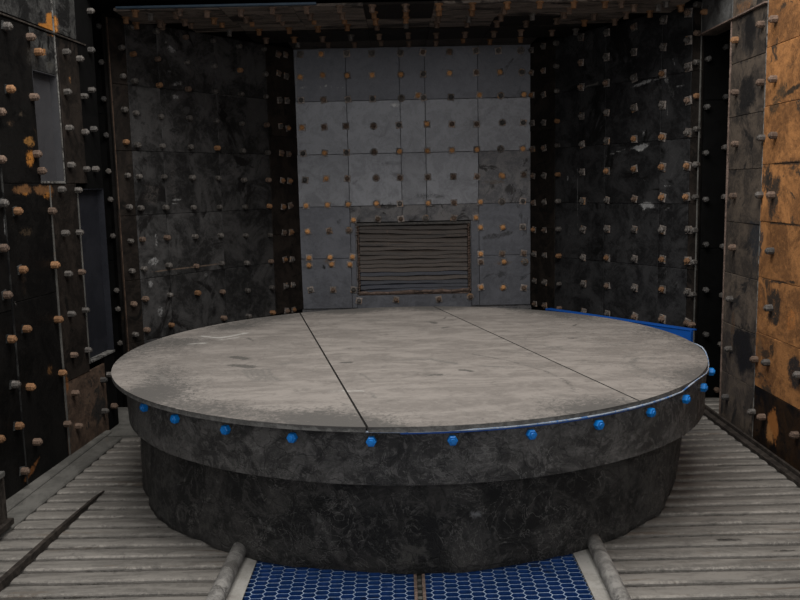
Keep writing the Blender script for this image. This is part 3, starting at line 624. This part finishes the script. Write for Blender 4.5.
# ================================================================== CEILING plates and hanging bolts
xe = [-1.95, -1.5, -1.06, -.62, -.19, .24, .67, 1.11, 1.55, 2.05]
ve = [0, .42, .86, 1.28, 1.72]
for r in range(4):
    mat = [CEILL, CEILD, CEILL, CEILD][3-r] if r != 0 else CEILD
    mat = [CEILD, CEILD, VOID, CEILL][r]
    mat = {0: CEILM, 1: CEILD, 2: CEILL, 3: CEILL}[r]  # lit and dark ceiling bands painted as paler and darker plate rows
    for c in range(9):
        mid = (xe[c]+xe[c+1])/2
        yb = 7.0-ve[r]; xl = -1.02-(6.73-yb)*.6933+.02; xr = 1.25+(6.73-yb)*.5715-.02
        if r == 0: xl, xr = -.825, 1.09
        X0, X1 = max(xe[c], xl), min(xe[c+1], xr)
        if X1-X0 < .12: continue
        off = [.0, .012, .0, .018][r]
        mm_ = CEILD if (r == 2 and c == 6) or (r == 3 and c in (4,)) else mat
        add_plate(CE, X0, X1, ve[r], ve[r+1], mm_, f'ceiling plate in the {["row against the back wall", "second row from the back", "third row from the back", "front row"][r]}, {ORD[c]} from the left', group='ceiling wear plates', off=off)
cb = [(207,11),(214,18),(222,24),(229.5,33),(241,10),(246,17),(252,23),(259,32),(266,39),(272,7),(278,15),(282.5,22),(289,30.5),(294,38),(298,44.5),(306,6),(310,14),(314,21),(318,29),(322.5,37.5),(328,45),
      (339.5,6),(342,13),(344.5,20),(347.5,27.5),(351,36),(354.5,45),(372,4.5),(374,12),(375.5,19),(377,27),(379,35),(381,43),
      (405.5,4),(406,10),(406,17),(406,25),(408,34),(409,44),(439,3),(439,9),(438,16.5),(437,24.5),(436,34),(436,43.5),(472.5,3),(472,9.5),(469,16),(467,24),(465,33),(463,40),(506,1.5),(504.5,7.5),(501,15),(497,24),(494,32.5),(490,42),
      (540,1.5),(532.5,14),(526,24),(521,31),(520.5,38),(574,1.5),(570,7.5),(564,12.5),(557.5,21),(552,31),(594,14),(584.5,23),(579.5,30),
      (605,1.5),(621,1.5),(634,5),(659,5),(650,11),(626,12.5),(615,22),(666,1),(684,5),(130,7),(151,14),(160,21),(167.5,27),(125.5,17),(136,22.5),(174,5),(176,12.5),(184.5,19.5),(191,25),(142,1)]
for i, (x, y) in enumerate(cb):
    t = 'NRNNRNGRNNR'[(i*5+2) % 11] if x < 590 else 'NGRN'[i % 4]
    add_bolt(CE, x, y, 'flange', MK[t], None, .92)
bm = bmesh.new(); a = on_z(116, 10, 2.53); b = on_z(315, 3, 2.53)
box(bm, a.x, b.x, a.y-.01, a.y+.02, 2.537, 2.55, .002)
tag(link('ceiling_edge_bar', finish(bm, 'ceiling_edge_bar'), BLUET), 'faded blue flat bar along the left front edge of the bolted ceiling', 'bar')

# ================================================================== FLOOR
bm = bmesh.new()
PER = .1055; Y0 = 2.15
def slats(bm, x0, x1, y_end, seed):
    prof = [(.0, -.02), (.003, -.004), (.009, .001), (.030, .003), (.050, .001), (.054, -.0015), (.078, -.003), (.092, -.006), (.097, -.02)]
    ys = []
    k = 0
    while Y0+k*PER < y_end:
        for dy, z in prof: ys.append((Y0+k*PER+dy*PER/.1055, z, k))
        k += 1
    n = 40; prev = None
    for y, z, k in ys:
        row = []
        for i in range(n+1):
            x = x0+(x1-x0)*i/n
            q = noise.noise(Vector((x*3+seed, k*1.7, 0)))*.0045 + noise.noise(Vector((x*12, k*3.1, seed)))*.0018
            row.append(bm.verts.new((x, y+q, z + (.0015*noise.noise(Vector((x*8, y*20, seed))) if z > -.01 else 0))))
        if prev:
            for i in range(n): bm.faces.new((prev[i], prev[i+1], row[i+1], row[i]))
        prev = row
slats(bm, -2.4, -.70, 6.0, 3); slats(bm, .745, 2.45, 6.0, 9)
box(bm, -2.5, -.655, 1.9, 7.1, -.06, -.028); box(bm, .70, 2.6, 1.9, 7.1, -.06, -.028)
box(bm, -.70, .745, 4.2, 7.1, -.05, -.01)
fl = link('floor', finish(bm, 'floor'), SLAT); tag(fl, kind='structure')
mf = [(730-0, 540, 15, 1.2, 0, (.02, .018, .016), 1), (785, 551, 18, 1, 0, (.03, .027, .024), .9)]
fm = []
for px, py, rx, ry, rot, c, s in mf:
    p = on_z(px, py, 0); q = on_z(px+rx, py, 0); r_ = on_z(px, py-ry*1.5, 0); fm.append((p.x, p.y, abs(q.x-p.x), abs(r_.y-p.y), 0, c, s))
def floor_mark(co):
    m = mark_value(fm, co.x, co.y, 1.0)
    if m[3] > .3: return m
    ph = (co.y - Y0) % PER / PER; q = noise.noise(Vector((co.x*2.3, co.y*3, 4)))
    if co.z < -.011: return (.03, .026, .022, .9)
    if .02 < ph < .10: return (.27, .25, .225, .5+.4*q)  # worn front edge of each slat, with its highlight painted in
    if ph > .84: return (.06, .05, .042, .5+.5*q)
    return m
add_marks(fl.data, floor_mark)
bm = bmesh.new(); box(bm, -.66, -.588, 1.9, 4.2, -.03, .002); box(bm, .657, .73, 1.9, 4.2, -.03, .002); box(bm, -.588, .657, 3.62, 4.2, -.05, -.002)
tag(link('floor_margin', finish(bm, 'floor_margin'), FLATG), kind='structure')
bm = bmesh.new(); box(bm, -.62, .69, 1.9, 3.7, -.10, -.07)
tag(link('floor_pit', finish(bm, 'floor_pit'), MESHF), kind='structure')

bm = bmesh.new(); box(bm, -2.35, -1.5, 4.86, 5.52, -.02, .012, .002)
tag(link('floor_threshold', finish(bm, 'floor_threshold'), KERB), kind='structure')
# mesh grates
def grate(x0, x1, y0, y1, lab):
    e = bpy.data.objects.new('mesh_grate', None); COL.objects.link(e); e.location = ((x0+x1)/2, (y0+y1)/2, -.03)
    tag(e, lab, 'grate', 'blue mesh grates in front of the table')
    bm = bmesh.new(); sx = .0282; sy = .0168; cs = 1.66*sx; rp = 2*sy; sh = .66
    hw, hh = (x1-x0)/2, (y1-y0)/2
    vs = [(-1, 0), (-sh, -1), (sh, -1), (1, 0), (sh, 1), (-sh, 1)]
    nx = int(hw*2/cs)+2; ny = int(hh*2/rp)+2
    for i in range(nx):
        for j in range(ny):
            cx = -hw+i*cs; cy = -hh+j*rp+(sy if i % 2 else 0)
            if cx > hw or cy > hh: continue
            def cl(x, y): return (max(-hw, min(hw, x)), max(-hh, min(hh, y)))
            o = [cl(cx+a*sx, cy+b*sy) for a, b in vs]; q = [cl(cx+a*(sx-.0019), cy+b*(sy-.0013)) for a, b in vs]
            O = [bm.verts.new((x, y, .028)) for x, y in o]; Q = [bm.verts.new((x, y, .028)) for x, y in q]; D = [bm.verts.new((x, y+.002, .006)) for x, y in q]
            for k in range(6):
                k2 = (k+1) % 6
                f = bm.faces.new((O[k], O[k2], Q[k2], Q[k])); f.material_index = 0
                f = bm.faces.new((Q[k], Q[k2], D[k2], D[k])); f.material_index = 1
    bmesh.ops.dissolve_degenerate(bm, edges=bm.edges, dist=1e-5)
    me = bpy.data.meshes.new('mesh_panel'); bm.to_mesh(me); bm.free()
    link('mesh_panel', me, [MESHT, MESHB], e)
    bm = bmesh.new(); box(bm, -hw, hw, -hh, hh, -.012, -.006); link('tray', finish(bm, 'tray'), MESHB, e)
    bm = bmesh.new(); box(bm, (hw if x1 < .2 else -hw-.012), (hw+.012 if x1 < .2 else -hw), -hh, hh, 0, .032, .002); link('edge_rail', finish(bm, 'edge_rail'), RUSTL, e)
grate(-.588, .026, 2.2, 3.6, 'blue mesh grate on the left in front of the round table')
grate(.068, .657, 2.2, 3.6, 'blue mesh grate on the right in front of the round table')
bm = bmesh.new(); box(bm, .03, .064, 2.2, 3.6, -.06, -.04)
k = 0
while 2.2+k*.045 < 3.6: box(bm, .039, .055, 2.2+k*.045, 2.2+k*.045+.02, -.04, -.012); k += 1
tag(link('divider_rack', finish(bm, 'divider_rack'), KERB), 'narrow brown toothed divider between the two blue mesh grates', 'divider')

# round edge bars
for px0, px1, lab in (((240, 548), (215, 600), 'dusty round steel bar beside the left blue mesh grate'), ((597, 548), (622, 600), 'dusty round steel bar beside the right blue mesh grate')):
    a = on_z(*px0, .03); b = on_z(*px1, .03); d = (b-a).normalized()
    pts = [a - d*.085 + (b+d*.6 - a + d*.085)*(i/14) for i in range(15)]
    for p in pts: p.z = .028 + random.uniform(-.001, .001)
    bm = bmesh.new(); tube(bm, pts, .031, 14, wob=.05)
    tag(link('round_bar', finish(bm, 'round_bar', True), PIPEM), lab, 'bar', 'round bars beside the grates')

# kerbs
bm = bmesh.new()
for j, (x0, x1, z1) in enumerate(((-1.90, -1.80, .028), (-1.80, -1.70, .014))):
    vs = []
    for y in (2.5, 4.82+.1*(j == 0)):
        s = (y-3.9)*.04
        vs.append([bm.verts.new((x, y, z)) for x, z in ((x0+s, 0), (x0+s, z1), (x1+s-.006, z1), (x1+s, z1-.008), (x1+s, 0))])
    for k in range(5): bm.faces.new((vs[0][k], vs[0][(k+1) % 5], vs[1][(k+1) % 5], vs[1][k]))
    bm.faces.new(vs[0]); bm.faces.new(vs[1])
tag(link('floor_kerb', finish(bm, 'floor_kerb'), KERB), 'green-grey flat steel kerb along the foot of the left wall', 'kerb')
bm = bmesh.new(); box(bm, 1.86, 1.93, 2.5, 5.35, 0, .02, .003); box(bm, 1.895, 1.91, 2.5, 5.35, .02, .04, .002)
tag(link('floor_kerb', finish(bm, 'floor_kerb'), DARKBAR), 'dark rusty double steel kerb along the foot of the right wall', 'kerb')
# dark bar lying on the floor
bm = bmesh.new(); a = on_z(104, 492, .0); b = on_z(0, 590, 0); d = (b-a).normalized(); s = Vector((-d.y, d.x, 0))
L = 1.25; ring = []
for t, w, h in ((0, .003, .008), (.12, .006, .018), (.5, .009, .03), (.9, .012, .034), (L, .013, .035)):
    p = a + d*t; ring.append([bm.verts.new(p + s*q*w + Vector((0, 0, z))) for q, z in ((-1, .003), (1, .003), (1, h), (-1, h))])
for A, B in zip(ring, ring[1:]):
    for k in range(4): bm.faces.new((A[k], A[(k+1) % 4], B[(k+1) % 4], B[k]))
bm.faces.new(ring[0]); bm.faces.new(ring[-1])
tag(link('flat_bar', finish(bm, 'flat_bar'), DARKBAR), 'long dark rusted bar lying on the floor slats at the left', 'bar')
# bracket at the far left edge
e = bpy.data.objects.new('steel_bracket', None); COL.objects.link(e); e.location = (-1.838, 3.35, 0)
tag(e, 'dark steel bracket box with a pale top, at the left edge of the floor', 'bracket')
bm = bmesh.new(); box(bm, -.05, .115, -.3, .14, .03, .255, .004); link('body', finish(bm, 'body'), DARKBAR, e)
bm = bmesh.new(); box(bm, -.05, .13, -.32, .12, .255, .278, .003); link('top_lip', finish(bm, 'top_lip'), KERB, e)
bm = bmesh.new(); box(bm, -.05, .135, -.32, .155, .0285, .055, .003); link('foot_flange', finish(bm, 'foot_flange'), DARKBAR, e)
# blue guard panel behind the table
e = bpy.data.objects.new('blue_guard_panel', None); COL.objects.link(e)
A_ = Vector((1.09, 6.28, 0)); B_ = Vector((1.835, 5.24, 0)); fr = Frame(A_, B_, 'guard'); mm = fr.rot().to_4x4(); mm.translation = A_; e.matrix_local = mm
tag(e, 'bright blue steel guard panel behind the right rear of the table', 'guard panel')
bm = bmesh.new(); box(bm, 0, fr.L, 0, .012, 0, .5); link('panel', finish(bm, 'panel'), BLUEP, e)
bm = bmesh.new(); box(bm, 0, fr.L, -.004, .05, .5, .508, .002); link('top_flange', finish(bm, 'top_flange'), BLUEP, e)
bm = bmesh.new(); box(bm, fr.L-.004, fr.L+.002, -.012, .012, 0, .5, .002); link('end_flange', finish(bm, 'end_flange'), BLUEP, e)

# ================================================================== TURNTABLE
TC = Vector((.034, 4.41, 0)); ZT = .598; RT = 1.5; SKC = Vector((.03, -.005)); RS_ = 1.462; RL = 1.408
tt = bpy.data.objects.new('turntable', None); COL.objects.link(tt); tt.location = TC
tag(tt, 'large round dusty steel turntable with black rubber skirts and blue bolts', 'turntable')
# dusty top, cut along two joints into three plates
def tw(px, py): p = on_z(px, py, ZT); return p.x-TC.x, p.y-TC.y
DK = (.075, .07, .064); DK2 = (.12, .112, .103); LT = (.33, .32, .30)
strokes = []
def stroke(pts, w, c, s): strokes.append(([tw(*p) for p in pts], w, c, s))
stroke([(233, 357), (245, 358.5)], .03, DK, 1); stroke([(232, 365), (252, 367)], .03, DK, .9)
for k in range(5): stroke([(244+k*6, 370-k*.3), (247+k*6, 376), (254+k*6.5, 381)], .012, DK2, .75)
stroke([(255, 320), (275, 323.5), (305, 325)], .02, DK2, .6); stroke([(343, 362.5), (350, 362.5)], .016, DK, 1); stroke([(283, 364), (300, 362)], .03, DK2, .6)
stroke([(146, 371), (160, 376), (168, 383)], .02, DK2, .8); stroke([(140, 362), (155, 372)], .02, DK2, .6)
stroke([(209, 349), (226, 340), (250, 339)], .006, DK2, .5); stroke([(248, 338), (253, 341)], .01, DK, .9)
stroke([(200, 336), (220, 338), (246, 333)], .02, LT, .8); stroke([(190, 344), (205, 343)], .02, LT, .7); stroke([(220, 340), (240, 337)], .014, LT, .7)
stroke([(473, 354), (510, 361), (545, 371), (565, 380), (573, 387), (573, 392)], .008, DK, .75)
stroke([(405, 360), (430, 359), (457, 364)], .02, DK2, .75); stroke([(462, 370), (470, 371)], .022, DK, .9); stroke([(431, 375), (440, 375)], .02, DK, .8); stroke([(481, 366), (511, 367)], .016, DK2, .65)
stroke([(430, 322), (435, 323)], .02, DK, 1); stroke([(443, 328), (448, 327)], .016, DK, .9); stroke([(443, 319), (446, 317)], .01, DK, .8)
stroke([(573, 326), (577, 324)], .012, DK, .8); stroke([(570, 338), (576, 338)], .02, DK, .8); stroke([(371, 320), (388, 321)], .03, DK2, .55)
stroke([(652, 358), (636, 358), (631, 364), (640, 370), (660, 377), (686, 385)], .022, DK2, .75); stroke([(645, 350), (628, 354), (622, 362), (630, 372), (650, 380)], .02, DK2, .5)
stroke([(362, 374), (374, 382)], .008, DK2, .7); stroke([(370, 392), (375, 398)], .012, DK2, .7); stroke([(335, 397), (348, 408)], .006, DK2, .7)
stroke([(333, 391), (360, 391)], .022, LT, .6); stroke([(540, 345), (560, 348)], .03, DK2, .5); stroke([(600, 343), (640, 345)], .05, DK2, .45); stroke([(660, 345), (690, 352)], .04, DK2, .55)
stroke([(540, 398), (560, 395)], .03, DK2, .5)
def segd(x, y, a, b):
    dx, dy = b[0]-a[0], b[1]-a[1]; t = max(0, min(1, ((x-a[0])*dx+(y-a[1])*dy)/(dx*dx+dy*dy+1e-12)))
    return math.hypot(x-a[0]-t*dx, y-a[1]-t*dy)
def top_mark(co):
    x, y = co.x, co.y; best, col = 0, (0, 0, 0)
    for pts, w, c, s in strokes:
        if abs(x-pts[0][0]) > 1.2: continue
        d = min(segd(x, y, p, q) for p, q in zip(pts, pts[1:])) + w*.5*noise.noise(Vector((x*20, y*20, w*100)))
        a = max(0.0, min(1.0, (1.6-d/w)/1.2))*s
        if a > best: best, col = a, c
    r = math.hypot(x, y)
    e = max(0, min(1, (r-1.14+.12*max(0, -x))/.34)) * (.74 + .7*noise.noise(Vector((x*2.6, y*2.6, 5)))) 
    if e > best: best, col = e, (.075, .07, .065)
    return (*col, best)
l1 = (tw(300, 313), tw(367, 427)); l2 = (tw(437, 308), tw(620, 392))
def piece(cuts, name):
    bm = bmesh.new(); NR, NA = 92, 420
    rings = [[bm.verts.new((RT*k/NR*math.cos(2*PI*j/NA), RT*k/NR*math.sin(2*PI*j/NA), ZT)) for j in range(NA)] for k in range(1, NR+1)]
    c = bm.verts.new((0, 0, ZT))
    for j in range(NA): bm.faces.new((c, rings[0][j], rings[0][(j+1) % NA]))
    for a, b in zip(rings, rings[1:]):
        for j in range(NA): bm.faces.new((a[j], b[j], b[(j+1) % NA], a[(j+1) % NA]))
    for (p, q, sgn) in cuts:
        d = Vector((q[0]-p[0], q[1]-p[1], 0)).normalized(); n = Vector((-d.y, d.x, 0))*sgn
        bmesh.ops.bisect_plane(bm, geom=bm.verts[:]+bm.edges[:]+bm.faces[:], plane_co=Vector((p[0], p[1], ZT))-n*.0045, plane_no=n, clear_outer=True)
    me_f = bm.faces[:]
    r = bmesh.ops.extrude_face_region(bm, geom=me_f)
    vs = [g for g in r['geom'] if isinstance(g, bmesh.types.BMVert)]
    for v in vs: v.co.z -= .02
    bm.normal_update()
    for f in bm.faces:
        if abs(f.normal.z) < .5: f.material_index = 1
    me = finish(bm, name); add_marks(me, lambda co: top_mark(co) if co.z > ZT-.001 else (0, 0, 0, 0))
    return link(name, me, [TOPM, TOPE], tt)
piece([(l1[0], l1[1], 1)], 'top_plate')
piece([(l1[0], l1[1], -1), (l2[0], l2[1], 1)], 'top_plate')
piece([(l2[0], l2[1], -1)], 'top_plate')
bm = bmesh.new(); lathe(bm, [(0.01, ZT-.023), (1.47, ZT-.023), (1.47, ZT-.018), (.01, ZT-.018)], 96); link('deck', finish(bm, 'deck'), VOID, tt)
# upper skirt
def jag1(r, z, t):
    return .006*noise.noise(Vector((math.cos(t)*4, math.sin(t)*4, z*6))) if r > 1.4 else 0
bm = bmesh.new(); prof = [(1.43, ZT-.022), (RS_, ZT-.024)] + [(RS_+.002-.003*(k/8), ZT-.024-.206*k/8) for k in range(1, 9)] + [(RS_-.03, ZT-.234), (1.38, ZT-.234)]
lathe(bm, prof, 240, (SKC.x, SKC.y), jag=jag1)
me = finish(bm, 'upper_skirt', False)
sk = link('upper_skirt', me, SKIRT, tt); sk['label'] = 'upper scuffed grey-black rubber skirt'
# lower skirt
def jag2(r, z, t):
    if r < 1.3: return 0
    k = 1-min(1, z/.37)
    a = .028*noise.noise(Vector((math.cos(t)*3+7, math.sin(t)*3, z*1.5))) + .012*noise.noise(Vector((math.cos(t)*11, math.sin(t)*11, z*5))) + .005*noise.noise(Vector((math.cos(t)*30, math.sin(t)*30, z*20)))
    return a*(.45+.55*k) - .055*k*max(0, math.cos(t))**2 - .02*k*max(0, -math.cos(t)-.5)
bm = bmesh.new(); prof = [(1.36, .39)] + [(RL-.03+.032*math.sin(PI*.55*k/14), .385-.382*k/14) for k in range(15)] + [(RL-.012, .001), (RL-.03, .006)]
lathe(bm, prof, 420, (SKC.x*.3, SKC.y), jag=jag2)
me = finish(bm, 'lower_skirt', True)
# pale scrapes on the lower skirt
def cyl(px, py, R):
    o = Vector((EYE.x-TC.x-SKC.x, EYE.y-TC.y-SKC.y)); d3 = ray(px, py); d = Vector((d3.x, d3.y)); a = d.dot(d); b = 2*o.dot(d); c = o.dot(o)-R*R
    D = b*b-4*a*c
    t = (-b-math.sqrt(D))/(2*a) if D > 0 else -b/(2*a)
    p = o+d*t; return math.atan2(p.y, p.x), EYE.z+d3.z*t
lm = []
LG = (.2, .195, .185)
for px, py, rx, ry, rot, c, s in [(272, 526, 14, 1.6, -.45, LG, .95), (483, 515, 6, 2, .1, (.3, .3, .3), 1), (325, 521, 4, 2.5, -.3, LG, .95), (364, 502, 3, 2, .3, LG, .8), (525, 507, 1.5, 8, -.3, LG, .7), (517, 496, 3, 1, 0, LG, .7),
                                  (420, 550, 18, 9, 0, (.1, .095, .085), .7), (410, 560, 10, 5, 0, (.13, .125, .11), .6), (310, 553, 20, 6, 0, (.07, .067, .06), .6), (175, 480, 6, 12, .3, (.09, .088, .082), .65), (170, 510, 8, 10, .3, (.07, .068, .062), .6), (230, 500, 12, 3, -.4, (.08, .078, .072), .6), (215, 520, 10, 3, -.4, (.07, .07, .065), .6),
                                  (620, 500, 14, 3, .7, (.09, .087, .08), .6), (635, 470, 3, 14, -.2, (.1, .096, .09), .6), (655, 480, 3, 12, -.3, (.08, .078, .07), .55), (600, 520, 10, 3, .4, (.09, .087, .08), .6), (470, 540, 25, 4, .1, (.06, .058, .055), .5), (580, 498, 1.5, 3, .6, LG, .7)]:
    t, z = cyl(px, py, RL); t2, _ = cyl(px+rx, py, RL); _, z2 = cyl(px, py+ry, RL)
    lm.append((t*RL, z, max(.006, abs(t2-t)*RL), max(.006, abs(z2-z)), rot, c, s))
add_marks(me, lambda co: mark_value(lm, math.atan2(co.y-SKC.y, co.x-SKC.x*.3)*RL, co.z, 2.0) if co.y < 0.2 else (0, 0, 0, 0))
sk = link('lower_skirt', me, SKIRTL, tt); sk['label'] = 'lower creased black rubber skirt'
# blue capped bolts round the rim
def blue_bolt(prof):
    bm = bmesh.new()
    for _, n, r, y0, y1 in prof:
        r *= .86; A = [bm.verts.new((r*math.cos(2*PI*j/n), r*math.sin(2*PI*j/n), y0)) for j in range(n)]; B = [bm.verts.new((v.co.x, v.co.y, y1-.003)) for v in A]; C_ = [bm.verts.new((v.co.x*.85, v.co.y*.85, y1)) for v in A]
        for P, Q in ((A, B), (B, C_)):
            for j in range(n): bm.faces.new((P[j], P[(j+1) % n], Q[(j+1) % n], Q[j]))
        bm.faces.new(A); bm.faces.new(C_)
    return finish(bm, 'blue_bolt')
bbm = blue_bolt([(0, 6, .019, -.002, .020)]); bbm.materials.append(B_GREY); cbm = blue_bolt([(0, 6, .0225, .018, .040), (0, 8, .012, .039, .045)]); cbm.materials.append(BLUE)
angs = [cyl(x, y+1, RS_)[0] for x, y in [(149, 406), (179, 418), (228, 428), (293, 437), (370, 440), (452, 440), (529, 434), (595, 425.5), (646, 412.5)]]
st = (angs[-1]-angs[3])/5
print('angs', [round(a, 3) for a in angs], st)
angs = angs[:9] + [angs[-1]+st*.95, angs[-1]+st*1.75, angs[-1]+2.9*st]
for i, t in enumerate(angs):
    t += .006 if i < 5 else -.001
    b = link('rim_bolt', bbm, None, tt)
    p = Vector((SKC.x+(RS_-.003)*math.cos(t), SKC.y+(RS_-.003)*math.sin(t), ZT-.057))
    d = Vector((math.cos(t), math.sin(t), 0)); q = d.to_track_quat('Z', 'Y')
    b.matrix_local = Matrix.Translation(p) @ q.to_matrix().to_4x4()
    link('blue_cap', cbm, None, b)
# pale blue seal cord under the rim on the right
cp = [(369, 430.5), (400, 431.5), (430, 431), (460, 430), (480, 429), (500, 425.5), (530, 422.5), (560, 419), (590, 414.5), (612, 410.5), (635, 405), (655, 399), (672, 391), (688, 382)]
pts = []
for x, y in cp:
    t, z = cyl(x, y, RT+.004); t2 = t; pts.append(((RT-.004)*math.cos(t)+SKC.x*.5, (RT-.004)*math.sin(t), min(max(z, ZT-.06), ZT-.02)))
tl = math.atan2(pts[-1][1], pts[-1][0])
for k in range(1, 12):
    t = tl+k*.065; pts.append(((RT+.004)*math.cos(t), (RT+.004)*math.sin(t), ZT-.023+.012*math.sin(k*.9)+.002*k))
bm = bmesh.new(); tube(bm, pts, .0036, 7, wob=.5); link('seal_cord', finish(bm, 'seal_cord', True), SEAL, tt)
bm = bmesh.new(); t0 = math.atan2(pts[1][1], pts[1][0]); lathe(bm, [(1.472, ZT-.018), (1.478, ZT-.018), (1.478, ZT-.034), (1.472, ZT-.034)], 90, (SKC.x*.5, 0), t0, t0+1.6)
link('blue_seal_strip', finish(bm, 'blue_seal_strip'), BLUEP, tt)
# debris at left of kerb gap: pale sheet in the gap floor
p = on_z(140, 432, .01)

# ================================================================== LIGHT
w = bpy.data.worlds.new('world'); SC.world = w; w.use_nodes = True
bg = w.node_tree.nodes['Background']; bg.inputs[0].default_value = (.95, .97, 1.0, 1); bg.inputs[1].default_value = .38
def area(name, loc, target, sx, sy, e, col):
    l = bpy.data.lights.new(name, 'AREA'); l.shape = 'RECTANGLE'; l.size = sx; l.size_y = sy; l.energy = e; l.color = col
    o = bpy.data.objects.new(name, l); COL.objects.link(o); o.location = loc
    o.rotation_euler = (Vector(target)-Vector(loc)).to_track_quat('-Z', 'Y').to_euler(); return o
area('overhead_daylight', (0, 3.1, 4.3), (0, 4.4, .5), 3.4, 2.2, 215, (1, .965, .92))
area('front_daylight', (0, -1.8, 2.6), (0, 6, 1.2), 4, 2.4, 62, (1, .98, .96))
SC.view_settings.view_transform = 'Standard'; SC.view_settings.look = 'None'; SC.view_settings.exposure = 0
